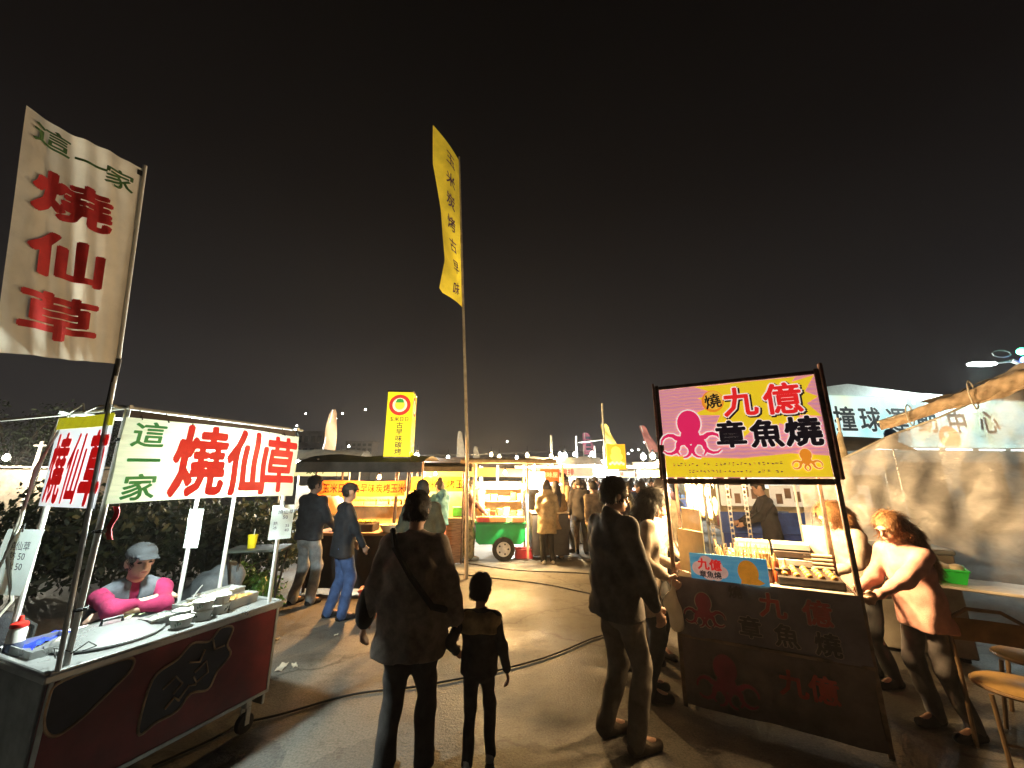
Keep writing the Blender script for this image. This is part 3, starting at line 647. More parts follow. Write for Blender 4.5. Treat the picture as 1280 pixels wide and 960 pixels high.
MB().grid(lambda a, b: (.10 + .025 * a + .01 * math.sin(b * 7), .02 + .01 * math.sin(a * 6), 1.55 - .17 * b), 4, 6).build('red_ribbon', mat('red_ribbon', (.55, .02, .04), .7), cart)
# tall flag beside the near post
fl = thing('flag_pole', 'tall pole with cream cloth flag lettered in red above the maroon cart', 'flag', cw(.045, .0, 0), 0)
lp = lambda px, py, Y: at(px, py, Y) - fl.location
pt, pb = lp(180, 212, 2.13), lp(147, 455, 2.13)
MB().tube([(0, -.02, CH + .006), (pb.x, pb.y, pb.z), (pt.x, pt.y, pt.z + .03)], .011, 10).build('pole', pipe_w, fl)
MB().tube([(pb.x * .93 + .002, pb.y * .93, pb.z * .88), (pb.x, pb.y, pb.z + .03)], .0135, 10).build('taped_joint', pipe_d, fl)
tl, bl_ = lp(33, 135, 1.62), lp(-8, 441, 1.62)
def ff(a, b):      # a: 0 outer edge -> 1 pole, b: 0 bottom -> 1 top
    lo_ = bl_.lerp(pb, a); hi_ = tl.lerp(pt, a); p = lo_.lerp(hi_, b)
    nrm = Vector((.75, -.6, 0)); s = math.sin(a * math.pi)
    p += nrm * (.030 * math.sin(a * 8 + b * 2.5) * (1 - a) + .018 * math.sin(b * 9 + a * 3) * (1 - a) + .008 * math.sin(a * 30 + b * 7) * s)
    p.z -= .03 * s * (1 - b) * math.sin(b * 2)
    return p
flag_m = mat('flag_cloth', (.92, .85, .72), .85, 0, .08, 4, .5, 9, trans=.48, dirt=.12)
flag = MB().grid(ff, 36, 48).build('flag_cloth', flag_m, fl)
def ft(x, z):
    a, b = x, z; p = ff(a, b); d1 = ff(a + .01, b) - p; d2 = ff(a, b + .01) - p; n = d1.cross(d2).normalized()
    if n.dot(Vector((2.2, -2.0, -1))) < 0: n = -n
    return p + n * .006
fw = ((tl - pt).length + (bl_ - pb).length) / 2; fh = (pt - pb).length
fred = mat('flag_red', (.42, .012, .014), .8, 0, .12, 10); fgrn = mat('flag_green', (.05, .13, .03), .8, 0, .2, 10)
for chh, a, b in (('燒', .43, .675), ('仙', .43, .42), ('草', .43, .165)): text(chh, .27, fred, flag, a, b, bold=.035, xs=1.3 / fw, ys=1.0 / fh, fn=ft, sub=4)
for chh, a, b in (('這', .20, .915), ('一', .52, .89), ('家', .78, .88)): text(chh, .14, fgrn, flag, a, b, bold=.018, xs=1.1 / fw, ys=1.0 / fh, fn=ft, sub=3)
MB().grid(lambda a, b: ft(.93 + a * .06, .955 + b * .03), 3, 3).build('corner_patch', black, flag)
# lamp behind the banner
bulb('bright white bulb glowing behind the red and green banner', cw(.60, .22, 1.90), (.86, 1.0, .92), 17, 40, .04, .14, None, soft=.05)
# things on the counter
T = CH + .001
def put(name, label, cat, x, y, z=T, rz=0.0, group=None): return thing(name, label, cat, cw(x, y, z), CR + rz, group)
t = put('pot_lid', 'large round steel pot lid lying on the near end of the counter', 'lid', .36, .34)
MB().lathe([(.235, .0), (.24, .012), (.225, .022), (.16, .05), (.06, .066), (1e-6, .068)], n=36).build('dome', steel, t)
MB().tube([(-.05, 0, .066), (-.045, 0, .095), (.045, 0, .095), (.05, 0, .066)], .008, 8).build('handle', black, t)
MB().lathe([(.238, .004), (.25, .008), (.25, .016), (.24, .018)], n=36).build('rim', steel, t)
t = put('steel_tray', 'shallow steel tray beside the pot lid on the cart corner', 'tray', .14, .45)
MB().box((0, 0, .004), (.20, .28, .008)).box((-.1, 0, .018), (.006, .28, .036)).box((.1, 0, .018), (.006, .28, .036)).box((0, .14, .018), (.2, .006, .036)).box((0, -.14, .018), (.2, .006, .036)).build('pan', steel, t)
bowl_m = mat('paper_bowl', (.78, .78, .72), .5, 0, .04, 8, dirt=.05)
def mkbowl(z0, t, turn):
    o = MB().lathe([(.046, 0), (.057, .050), (.060, .052), (.060, .057), (.056, .058), (1e-6, .056)], (0, 0, z0), 24).build('bowl', bowl_m, t)
    for k in range(3):
        a = k * 2.1 + turn
        for q in range(3): MB().grid(lambda u, v: ((.0495 + .0075 * v) * math.cos(a + u * .16 + q * .22), (.0495 + .0075 * v) * math.sin(a + u * .16 + q * .22), z0 + .016 + v * (.018 + .006 * (q % 2)) + .003 * q), 2, 1).build('printed_mark', mat('bowl_print', (.10, .14, .10), .6), o)
for i, (x, y, n, lb) in enumerate(((.60, .11, 1, 'single printed paper bowl nearest the pot lid'), (.735, .14, 2, 'two printed paper bowls stacked in the middle of the counter'), (.865, .17, 2, 'two printed paper bowls stacked beside the food boxes'))):
    t = put('bowl_stack', lb, 'bowls', x, y, T, i * .6)
    for k in range(n): mkbowl(k * .0585, t, 3.6 + i + k * .4)
t = put('bowl_stack', 'single printed bowl set behind the counter bowl stacks', 'bowls', .70, .27, T); mkbowl(0, t, 4)
food_w = mat('pale_food', (.62, .56, .40), .6, 0, .2, 30, .8, 45); food_o = mat('amber_food', (.60, .30, .08), .5, 0, .3, 34, .8, 45)
def tub(lb, x, y, w, d, h, fm, rz=0.0, fill=.75, z=T):
    t = put('food_box', lb, 'food box', x, y, z, rz)
    mb = MB()
    o_ = [(-w / 2 * .92, -d / 2 * .92, 0), (w / 2 * .92, -d / 2 * .92, 0), (w / 2 * .92, d / 2 * .92, 0), (-w / 2 * .92, d / 2 * .92, 0)]; u_ = [(p[0] / .92, p[1] / .92, h) for p in o_]
    i_ = [(p[0] * .97, p[1] * .97, h) for p in u_]; j_ = [(p[0] * .95, p[1] * .95, .006) for p in o_]
    mb.add(o_ + u_ + i_ + j_, [(0, 3, 2, 1)] + [(k, (k + 1) % 4, (k + 1) % 4 + 4, k + 4) for k in range(4)] + [(k + 4, (k + 1) % 4 + 4, (k + 1) % 4 + 8, k + 8) for k in range(4)] + [(k + 8, (k + 1) % 4 + 8, (k + 1) % 4 + 12, k + 12) for k in range(4)] + [(12, 13, 14, 15)])
    mb.build('tub', clear_p, t, smooth=False)
    mb = MB(); mb.grid(lambda a, b: ((a - .5) * w * .88, (b - .5) * d * .88, h * fill + .012 * math.sin(a * 17 + b * 5) * math.sin(b * 13) + rng.uniform(-.005, .005)), 16, 10); mb.build('food', fm, t)
    for k in range(18): MB().ball((rng.uniform(-.4, .4) * w, rng.uniform(-.4, .4) * d, h * fill + .004), rng.uniform(.008, .014), 6, (1, 1, .8)).build('food_piece', fm, t)
tub('clear tub of amber jelly pieces at the far counter corner', 1.02, .22, .24, .13, .065, food_o, .15)
tub('clear tub of pale beans behind the amber tub', 1.00, .40, .30, .15, .085, food_w, .1)
tub('clear tub of pale topping behind the bowl stacks', .80, .36, .18, .13, .07, food_w, .2)
tub('clear tub of white taro cubes between bowls and pot lid', .56, .27, .16, .12, .06, mat('taro_food', (.60, .58, .52), .6, 0, .2, 30, .8, 45), .1)
t = put('steel_ladle', 'steel ladle resting in the pale topping tub', 'ladle', .80, .38, T + .06); MB().tube([(0, 0, .01), (.06, .05, .05), (.12, .10, .07)], .005, 6).build('handle', steel, t); MB().lathe([(1e-6, -.02), (.02, -.015), (.03, .0), (.032, .004)], (0, 0, .02), 14).build('scoop', steel, t)
def rag(lb, m, x, y, w, d, seed):
    rs = random.Random(seed); ph = [rs.random() * 6 for _ in range(4)]
    tag(MB().grid(lambda a, b: ((a - .5) * w + .02 * math.sin(b * 5 + ph[0]), (b - .5) * d + .02 * math.sin(a * 6 + ph[1]), .004 + .018 * abs(math.sin(a * 5 + ph[2]) * math.sin(b * 4 + ph[3])) + .01 * math.sin(a * 13) ** 2), 20, 16).build('cleaning_cloth', m, None, cw(x, y, T), CR + .4), lb, 'cloth')
rag('pale yellow cloth draped at the back of the steel counter', cloth('pale_yellow', (.62, .66, .42)), .52, .58, .20, .12, 1)
rag('bright blue cloth bunched on the near counter corner', cloth('royal_blue', (.015, .05, .62)), .19, .57, .26, .13, 2)
t = put('sauce_bottle', 'squat white squeeze bottle with a red cap by the cord tangle', 'bottle', .06, .56)
MB().lathe([(.03, 0), (.036, .005), (.036, .10), (.03, .115), (.022, .12)], n=18).build('bottle', white_p, t); MB().lathe([(.034, .115), (.036, .12), (.034, .135), (.012, .145), (.008, .17), (1e-6, .172)], n=16).build('cap', mat('red_cap', (.72, .03, .02), .4), t)
MB().lathe([(.0368, .004), (.0368, .045)], n=18).build('blue_label', mat('bottle_label', (.10, .13, .22), .5), t)
# handwritten boards hung on the posts
def board(lb, x, y, z, w, h, rz, lines, m=paper, tilt=0, curl=.0, seed=1, world=None):
    t = thing('price_board', lb, 'price board', world if world else cw(x, y, z), rz)
    f = lambda a, b: ((a - .5) * w + (b - .5) * tilt, curl * math.sin(a * 3.1) + .004 * math.sin(b * 6), (b - 1) * h)
    MB().grid(f, 8, 10).build('sheet', m, t)
    for (s, sz, xx, zz) in lines: text(s, sz, ink, t, xx, zz, y=-.008, bold=.004, line=1.05)
    MB().tube([(0, .0, .03), (.005, -.006, -.015)], .004, 6).build('clip', black, t)
    return t
wpap = mat('white_board', (.72, .82, .82), .5, 0, .05, 6, trans=.2)
board('white price sheet on the far front post of the maroon cart', CL - .08, .005, 1.50, .15, .25, CR - .55, [('燒仙草\n50', .036, .02, -.07), ('熱\n冰', .03, -.04, -.15), ('35\n40', .03, .04, -.17)], wpap)
board('narrow price sheet on the middle post behind the counter', .86, CW - .06, 1.47, .11, .28, CR - 1.2, [('綜合\n豆花\n50', .036, 0, -.13)], wpap)
board('wide price sheet hung on the near rear post among the cords', .0, CW - .02, 1.42, .26, .34, CR - 1.35, [('燒仙草\n熱 50\n冰 50', .05, .02, -.14)], wpap, tilt=.05)
post(.86, CW - .04, CH, PT)
# behind the cart: stool, table, cup, bags, plants
def stool(lb, loc, h=.45, m=None):
    t = thing('stool', lb, 'stool', loc, .3)
    MB().lathe([(1e-6, h - .03), (.15, h - .03), (.16, h - .015), (.15, h), (1e-6, h + .004)], n=20).build('seat', m or red, t)
    for k in range(4):
        a = k * math.pi / 2 + .4; MB().tube([(.11 * math.cos(a), .11 * math.sin(a), h - .03), (.17 * math.cos(a), .17 * math.sin(a), 0)], .014, 8).build('leg', m or red, t)
stool('stool the jelly vendor sits on behind the counter', cw(.64, .98), .40)
def table(lb, loc, rz, w, d, h, m, lm):
    t = thing('folding_table', lb, 'table', loc, rz)
    MB().box((0, 0, h - .012), (w, d, .024), .006).build('top', m, t)
    for s in (-1, 1):
        for q in (-1, 1): MB().tube([(s * w * .42, q * d * .4, h - .024), (s * w * .34, -q * d * .4, .0)], .011, 8).build('leg', lm, t)
    MB().tube([(-w * .38, 0, h * .45), (w * .38, 0, h * .45)], .009, 8).build('stretcher', lm, t)
    return t
tb = gz(332, 762, 0); tb = at(325, 684, 4.4); TZ = tb.z
table('small dark folding table behind the cart carrying a yellow cup', (tb.x, tb.y, 0), .2, .55, .40, TZ, mat('dark_table', (.05, .06, .05), .5), pipe_d)
t = thing('drink_cup', 'bright yellow drinking cup with a straw on the folding table', 'cup', (tb.x - .06, tb.y - .05, TZ + .001))
MB().lathe([(.036, 0), (.046, .125), (.048, .127), (.048, .132), (.044, .132), (.034, .004), (1e-6, .003)], n=20).build('cup', mat('yellow_cup', (.80, .66, .02), .4, emit=(.8, .6, .0), estr=.0), t); MB().tube([(0, 0, .02), (.012, 0, .19)], .004, 6).build('straw', white_p, t)
t = thing('covered_bundle', 'grey tarpaulin bundle on a chair frame behind the vendor', 'bundle', (*at(262, 765, 4.4).xy, 0), .3)
solid('tarpaulin', [ell((0, 0, .55), (.24, .2, .22)), ell((.1, .05, .68), (.15, .14, .14)), ell((-.12, 0, .42), (.2, .2, .2))], .02, cloth('tarp_grey', (.16, .18, .20)), t, bl=.05, fold=.014, seed=4)
for s in (-1, 1):
    for q in (-1, 1): MB().tube([(s * .2, q * .17, .4), (s * .22, q * .19, 0)], .012, 8).build('leg', pipe_d, t)
MB().tube([(-.3, -.2, .45), (-.32, -.22, .72), (-.12, -.24, .74)], .014, 8).build('back_frame', pipe_d, t)
t = thing('backpack', 'dark backpack with a pale side panel behind the near cart post', 'backpack', cw(.12, 1.05, .545), CR + 1.0)
solid('pack', [ell((0, 0, .12), (.17, .12, .2)), ell((0, -.05, .26), (.13, .1, .1))], .014, cloth('pack_black', (.02, .02, .025)), t, bl=.05, fold=.012, seed=9)
solid('side_pocket', [ell((.10, -.09, .08), (.07, .06, .11))], .012, cloth('pack_pale', (.34, .42, .45)), t, fold=.008, seed=3)
for s in (-.05, .05): MB().tube([(s, -.06, .34), (s * 1.4, -.16, .25), (s * 1.6, -.15, .06), (s * 1.5, -.08, -.04)], .014, 6).build('strap', cloth('pack_strap', (.03, .03, .03)), t)
t = thing('chair_frame', 'dark folding chair holding the backpack behind the cart', 'chair', cw(.12, 1.07, 0), CR + 1.0)
MB().box((0, 0, .44), (.4, .38, .03), .008).build('seat', black, t)
for s in (-1, 1):
    for q in (-1, 1): MB().tube([(s * .18, q * .16, .43), (s * .19, q * .18, 0)], .013, 8).build('leg', pipe_d, t)
# ---------------------------------------------------------------- octopus-ball stall on the right
RO = Vector((1.34, 3.46, 0)); RR = math.atan2(-.486, .874); RL, RD, RH = 1.18, .72, .92
rw = lambda x, y, z=0: RO + Vector((x * math.cos(RR) - y * math.sin(RR), x * math.sin(RR) + y * math.cos(RR), z))
stall = thing('food_stall', 'octopus ball stall with lit pink sign board and blue counter sign', 'food stall', RO, RR)
frame_m = mat('rusty_frame', (.13, .085, .06), .4, .4, .4, 9, .3, 50)
frame_b = mat('brown_frame', (.22, .10, .06), .42, .4, .3, 9, .2, 50)
for x in (0, RL):
    MB().box((x, 0, 1.265), (.032, .032, 2.53), .004).build('post', frame_m, stall)
    MB().box((x, RD, 1.10), (.03, .03, 2.2), .004).build('post', frame_m, stall)
MB().box((RL / 2, 0, 1.675), (RL - .034, .030, .045), .004).build('cross_bar', frame_m, stall)
MB().box((RL / 2, .004, 2.505), (RL - .034, .026, .03), .004).build('cross_bar', frame_m, stall)
MB().box((RL / 2, RD, 2.19), (RL - .032, .026, .026), .004).build('cross_bar', frame_m, stall)
for x in (0, RL): MB().box((x, RD / 2, 2.18), (.024, RD - .034, .024), .004).build('side_bar', frame_m, stall)
MB().box((-.028, -.006, 2.12), (.02, .05, .86), .004).build('frame_strip', frame_b, stall); MB().box((RL + .03, -.006, 2.13), (.026, .05, .88), .006).build('frame_strip', frame_b, stall)
# sign board, lit from inside
def water_mat():
    m = bpy.data.materials.new('printed_water'); m.use_nodes = True; n = m.node_tree.nodes; l = m.node_tree.links; b = n['Principled BSDF']
    t = n.new('ShaderNodeTexCoord'); wv = n.new('ShaderNodeTexWave'); wv.wave_type = 'BANDS'; wv.bands_direction = 'Z'; wv.inputs['Scale'].default_value = 11; wv.inputs['Distortion'].default_value = 7; wv.inputs['Detail'].default_value = 3; wv.inputs['Detail Scale'].default_value = .9
    l.new(t.outputs['Object'], wv.inputs[0]); r = n.new('ShaderNodeValToRGB'); el = r.color_ramp.elements
    el[0].position = .2; el[0].color = (.60, .25, .36, 1); el[1].position = .85; el[1].color = (.82, .31, .28, 1); q = el.new(.5); q.color = (.74, .28, .29, 1)
    l.new(wv.outputs[0], r.inputs[0]); l.new(r.outputs[0], b.inputs['Base Color']); l.new(r.outputs[0], b.inputs['Emission Color']); b.inputs['Emission Strength'].default_value = .60; b.inputs['Roughness'].default_value = .4
    return m
L8 = lambda nm, c, s=.85: mat('sign_' + nm, c, .45, 0, .06, 6, emit=c, estr=s)
s_yel, s_red, s_wht, s_blk, s_pnk, s_org, s_cream = L8('yellow', (.84, .58, .02)), L8('red', (.78, .02, .02)), L8('white', (.85, .72, .66)), L8('black', (.03, .02, .03), .2), L8('magenta', (.74, .02, .11)), L8('orange', (.82, .26, .02)), L8('cream', (.82, .60, .30))
bz0, bh = 1.705, .78
bd = MB().box((RL / 2, -.004, bz0 + bh / 2), (RL - .036, .02, bh), .003).build('sign_board', water_mat(), stall)
BU = lambda u: .02 + u * (RL - .04)
BV = lambda v: bz0 + .005 + v * (bh - .01)
def octo(parent, cx, cz, s, m, mo, y, seed=0, legs=8):
    rs = random.Random(seed)
    def arm(k, r0, grow, yy, mm, nm):
        a = -math.pi * (.04 + .92 * k / (legs - 1)); pts = []
        x, z = cx + .10 * s * math.cos(a), cz - .05 * s
        d = a; ln = s * (.075 if 1 < k < legs - 2 else .095)
        bend = (1 if k % 2 else -1) * .42
        for q in range(8):
            pts.append((x, z, (r0 * (1 - q / 9.0)) * s + grow)); d += bend * (1 if q < 3 else -1.25); x += math.cos(d) * ln * .75; z += math.sin(d) * ln * .75 - .004 * s
        mbx = MB(); up = []; dn = []
        for i, (px_, pz_, rr_) in enumerate(pts):
            j = min(i + 1, len(pts) - 1); i0 = max(i - 1, 0); dx, dz = pts[j][0] - pts[i0][0], pts[j][1] - pts[i0][1]; L_ = math.hypot(dx, dz) + 1e-9
            up.append((px_ - dz / L_ * rr_, pz_ + dx / L_ * rr_)); dn.append((px_ + dz / L_ * rr_, pz_ - dx / L_ * rr_))
        vs = [(p[0], yy, p[1]) for p in up] + [(p[0], yy, p[1]) for p in dn]; n = len(up)
        mbx.add(vs, [(i, i + 1, n + i + 1, n + i) for i in range(n - 1)]); 
        mbx.build(nm, mm, parent, smooth=False)
    for g, mm, yy, nm in ((.022 * s, mo, y, 'octopus_outline'), (0, m, y - .0012, 'octopus_print')):
        for k in range(legs): arm(k, .05, g, yy - k * .00006, mm, nm)
        flat(circle(cx, cz + .20 * s, .185 * s + g, .225 * s + g), mm, parent, yy - .0006, nm)
        flat(circle(cx, cz - .02 * s, .15 * s + g, .14 * s + g), mm, parent, yy - .0008, nm)
Y0 = -.0165
flat([(BU(0), BV(0)), (BU(1), BV(0)), (BU(1), BV(.2)), (BU(.8), BV(.23)), (BU(.5), BV(.19)), (BU(.25), BV(.21)), (BU(0), BV(.24))], s_yel, bd, Y0, 'yellow_band')
flat([(max(BU(.0), min(BU(1), x)), max(BV(.3), min(BV(1), z))) for x, z in star(BU(.66), BV(.78), .20, .33, 13, .62, .2)], s_yel, bd, Y0 - .0008, 'starburst')
flat(circle(BU(.37), BV(.82), .085, .095), s_org, bd, Y0 - .0016, 'orange_disc'); flat(circle(BU(.375), BV(.83), .07, .082), L8('amber', (.85, .46, .05)), bd, Y0 - .003, 'amber_disc')
text('燒', .13, s_blk, bd, BU(.37), BV(.82), Y0 - .0046, bold=.02, tilt=.15)
for chh, u, v, s in (('九', .545, .79, .255), ('億', .80, .79, .26)):
    text(chh, s, s_blk, bd, BU(u) + .008, BV(v) - .008, Y0 - .0030, bold=.085); text(chh, s, s_wht, bd, BU(u), BV(v), Y0 - .0040, bold=.065); text(chh, s, s_red, bd, BU(u), BV(v), Y0 - .0052, bold=.026)
for chh, u, v, s in (('章', .46, .45, .225), ('魚', .675, .44, .225), ('燒', .885, .445, .235)):
    text(chh, s, s_wht, bd, BU(u), BV(v), Y0 - .0048, bold=.07); text(chh, s, s_blk, bd, BU(u), BV(v), Y0 - .0062, bold=.038)
octo(bd, BU(.19), BV(.46), .50, s_pnk, s_wht, Y0 - .003, 1)
octo(bd, BU(.875), BV(.16), .20, s_org, s_cream, Y0 - .0075, 2, 6)
mbx = MB()
for ln in range(2):
    x = .06 if ln == 0 else .16
    while x < .74:
        if rng.random() > .12:
            for q in range(3): mbx.box((BU(x) + rng.uniform(-.006, .006), Y0 - .0022, BV(.135 - .075 * ln) + rng.uniform(-.010, .010)), (rng.uniform(.006, .018), .0008, rng.uniform(.003, .008)))
        x += .026
tag(mbx.build('small_print', L8('print', (.16, .14, .10), .3), bd, smooth=False), kind='stuff')
# counter with printed front cloths; shade of the unlit front darkens their colours
cm = mat('stall_top', (.55, .50, .42), .4, .3, .15, 8, .1, 30, dirt=.15)
MB().box((RL / 2, RD / 2, RH - .015), (RL - .036, RD - .036, .03), .004).build('counter_top', cm, stall)
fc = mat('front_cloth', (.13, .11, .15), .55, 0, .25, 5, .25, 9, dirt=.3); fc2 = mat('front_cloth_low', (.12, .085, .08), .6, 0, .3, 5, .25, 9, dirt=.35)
def fcl(z0, z1, off): return lambda a, b: (.016 + a * (RL - .02), off - .012 * math.sin(a * 9 + b * 4) * (1 - b) - .004 * math.sin(a * 23), z0 + b * (z1 - z0))
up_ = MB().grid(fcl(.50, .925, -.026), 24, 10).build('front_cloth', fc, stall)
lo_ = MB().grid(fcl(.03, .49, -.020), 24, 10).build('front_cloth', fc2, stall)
MB().box((RL / 2, -.030, .497), (RL, .012, .022), .002).build('hem_rail', frame_m, stall)
dk_red, dk_wht, dk_blk, dk_mag = mat('dim_red', (.40, .03, .02), .6), mat('dim_white', (.42, .36, .34), .6), mat('dim_black', (.03, .02, .02), .6), mat('dim_magenta', (.26, .015, .05), .6)  # print colours darkened to carry the shade of the unlit front
YF = -.046
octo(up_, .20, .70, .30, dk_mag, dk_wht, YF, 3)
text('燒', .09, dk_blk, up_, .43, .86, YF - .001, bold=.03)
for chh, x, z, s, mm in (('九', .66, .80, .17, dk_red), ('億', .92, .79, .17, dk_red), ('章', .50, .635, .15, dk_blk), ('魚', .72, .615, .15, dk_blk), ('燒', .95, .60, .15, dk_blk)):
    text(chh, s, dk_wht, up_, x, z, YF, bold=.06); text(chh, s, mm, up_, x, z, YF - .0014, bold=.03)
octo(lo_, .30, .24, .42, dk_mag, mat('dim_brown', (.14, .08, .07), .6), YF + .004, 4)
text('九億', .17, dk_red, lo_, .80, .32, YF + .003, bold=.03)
MB().box((.0, RD / 2, .47), (.012, RD - .04, .88)).build('side_cloth', fc2, stall); MB().box((RL, RD / 2, .47), (.012, RD - .04, .88)).build('side_cloth', fc2, stall)
# small blue sign standing on the counter edge
sg = thing('counter_sign', 'small blue counter sign with red lettering and orange octopus', 'sign', rw(.40, -.035, RH + .003), RR - .03)
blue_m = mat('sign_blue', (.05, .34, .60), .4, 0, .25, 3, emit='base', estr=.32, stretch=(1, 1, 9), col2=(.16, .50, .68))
sp = MB().box((0, 0, .095), (.53, .008, .19), .002).build('panel', blue_m, sg)
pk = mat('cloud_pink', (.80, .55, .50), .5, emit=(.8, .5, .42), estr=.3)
for k, (cx, cz, r) in enumerate(((-.20, .08, .052), (-.15, .125, .052), (-.08, .10, .05), (-.13, .06, .06), (-.04, .065, .042), (-.08, .045, .045))): flat(circle(cx, cz, r), pk, sp, -.0060 - k * .0002, 'cloud_print')
text('九億', .085, L8('red2', (.78, .02, .02), .4), sp, -.125, .115, -.0085, bold=.04); text('章魚燒', .052, s_blk, sp, -.125, .042, -.0085, bold=.025)
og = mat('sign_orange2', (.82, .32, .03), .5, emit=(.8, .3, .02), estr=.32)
flat(circle(.135, .085, .068, .085), og, sp, -.0062, 'octopus_print'); flat([(.08, .002), (.20, .002), (.235, .02), (.19, .05), (.09, .05)], og, sp, -.0066, 'octopus_print')
# cooking gear
warm_w = mat('kraft_box', (.60, .42, .20), .7, 0, .15, 8); brass = mat('griddle_iron', (.06, .05, .045), .5, .7, .3, 10)
def rput(name, label, cat, x, y, z=RH + .001, rz=0.0, group=None): return thing(name, label, cat, rw(x, y, z), RR + rz, group)
t = rput('griddle', 'iron griddle with rows of golden octopus balls on the stall counter', 'griddle', .93, .28)
MB().box((0, 0, .03), (.40, .40, .06), .006).build('plate', brass, t)
ballm = mat('batter_ball', (.62, .32, .08), .55, 0, .3, 40, .4, 60)
for i in range(5):
    for j in range(4): MB().ball((-.15 + i * .075, -.14 + j * .095, .066), .023, 8).build('octopus_ball', ballm, t)
for i in range(2):
    t = rput('menu_panel', ['tall cream menu panel leaning inside the stall left end', 'low cream splash panel beside the tall menu panel'][i], 'panel', .14 + .0 * i, .38 - .26 * i, RH + .001, -.95 + .2 * i)
    MB().box((0, 0, .26 - .08 * i), (.30, .012, .50 - .16 * i), .003).build('panel', mat('cream_board', (.72, .60, .36), .6, 0, .1, 6, dirt=.1), t); MB().box((0, .05, .12), (.02, .1, .02)).build('prop', wood, t)
for k in range(10):
    t = rput('skewer_cup', 'yellow cup crammed with wooden skewers and picks in the stall', 'cup', .36 + (k % 5) * .075, .30 + (k // 5) * .10, RH + .001, k, 'skewer cups on the stall counter')
    MB().lathe([(.026, 0), (.032, .09), (.030, .09), (.024, .004), (1e-6, .004)], n=12).build('cup', mat('amber_cup', (.72, .46, .06), .45), t)
    for q in range(7):
        a = rng.random() * 6.3; MB().tube([(.008 * math.cos(a), .008 * math.sin(a), .01), (.05 * math.cos(a), .05 * math.sin(a), .17 + rng.random() * .09)], .0035, 5).build('skewer', wood_l, t)
for k in range(6):
    t = rput('paper_boat_stack', 'leaning stack of folded paper food boats in the stall', 'paper boats', .42 + (k % 3) * .10, .52 + (k // 3) * .08, RH + .001, .3 * k, 'paper boat stacks in the stall')
    for q in range(7): MB().box((0, 0, .012 + q * .022), (.075, .06, .018), .006, M=Matrix.Rotation(.08 * q - .2, 4, 'Y')).build('boat', warm_w, t)
for k in range(3):
    t = rput('sauce_jar', 'sauce jar with a dark lid beside the griddle', 'jar', .68 + k * .06, .13 + .03 * k, RH + .001, 0, 'sauce jars by the griddle')
    MB().lathe([(.025, 0), (.028, .01), (.028, .075), (.022, .085)], n=14).build('jar', mat('jar_red', (.50, .10, .03), .3), t); MB().lathe([(.025, .085), (.025, .1), (1e-6, .102)], n=14).build('lid', black, t)
t = rput('packing_box', 'cardboard supply box standing at the back of the stall counter', 'box', .60, .62); MB().box((0, 0, .12), (.26, .14, .24), .003).build('carton', warm_w, t); MB().box((0, -.072, .2), (.26, .002, .03)).build('tape', mat('tape', (.6, .5, .3), .3), t)
t = rput('tool_rack', 'dark metal drawer rack with trays behind the griddle', 'rack', .88, .60); 
for q in range(4): MB().box((0, 0, .03 + q * .062), (.26, .18, .05), .004).build('tray', steel_d if q % 2 else brass, t)
t = rput('clipboard', 'pale clipboard sheet hung at the stall rear post', 'clipboard', 1.06, .56, RH + .30, -.3); MB().box((0, 0, -.02), (.15, .008, .22), .003).build('sheet', mat('card_grey', (.52, .46, .34), .6), t); MB().tube([(0, 0, .09), (0, .05, .2)], .003, 5).build('string', cordm, t)
# slotted steel uprights inside the stall
def slotted(lb, x, y, z0, z1):
    t = rput('slotted_upright', lb, 'steel upright', x, y, 0)
    for s in (-.013, .013): MB().box((s, 0, (z0 + z1) / 2), (.006, .012, z1 - z0)).build('rail', black, t)
    n = int((z1 - z0) / .05); mb = MB()
    for k in range(n): MB().box((0, 0, z0 + .02 + k * .05), (.020, .010, .018)).build('web', black, t)
for lb, x, y, z0, z1 in (('slotted black upright nearest the menu panel', .30, .60, .93, 2.17), ('slotted black upright in the middle of the stall', .46, .66, .93, 2.17), ('slotted black upright right of the middle one', .60, .70, .93, 2.17)): slotted(lb, x, y, z0, z1)
# warm bulbs under the sign
WARM = (1, .64, .29)
bulb('warm bulb hung under the octopus ball sign near the vendors', rw(.74, .36, 1.80), WARM, 20, 30, .035, .32, None)
bulb('warm bulb hung under the octopus ball sign near the customers', rw(.24, .40, 1.78), WARM, 32, 30, .035, .34, None)
# ---------------------------------------------------------------- side table with green basket, steel chest, chairs, plastic curtain
sd = table('grey side table behind the vendors holding a green basket', (3.98, 3.75, 0), -.75, .95, .50, .80, mat('grey_laminate', (.42, .38, .32), .4, 0, .1, 6, dirt=.15), pipe_d)
t = thing('plastic_basket', 'bright green plastic basket heaped with pale bags on the side table', 'basket', (3.88, 3.86, .801), -.72)
gm_ = mat('green_plastic', (.02, .55, .06), .4, 0, .08, 6)
w_, d_, h_ = .44, .30, .12
mb = MB(); A_ = [(-w_ * .43, -d_ * .43, 0), (w_ * .43, -d_ * .43, 0), (w_ * .43, d_ * .43, 0), (-w_ * .43, d_ * .43, 0)]; B_ = [(p[0] / .86, p[1] / .86, h_) for p in A_]; C_ = [(p[0] * .95, p[1] * .94, h_) for p in B_]; D_ = [(p[0] * .95, p[1] * .94, .008) for p in A_]
mb.add(A_ + B_ + C_ + D_, [(0, 3, 2, 1)] + [(k, (k + 1) % 4, (k + 1) % 4 + 4, k + 4) for k in range(4)] + [(k + 4, (k + 1) % 4 + 4, (k + 1) % 4 + 8, k + 8) for k in range(4)] + [(k + 8, (k + 1) % 4 + 8, (k + 1) % 4 + 12, k + 12) for k in range(4)] + [(12, 13, 14, 15)]); mb.build('tub', gm_, t, smooth=False)
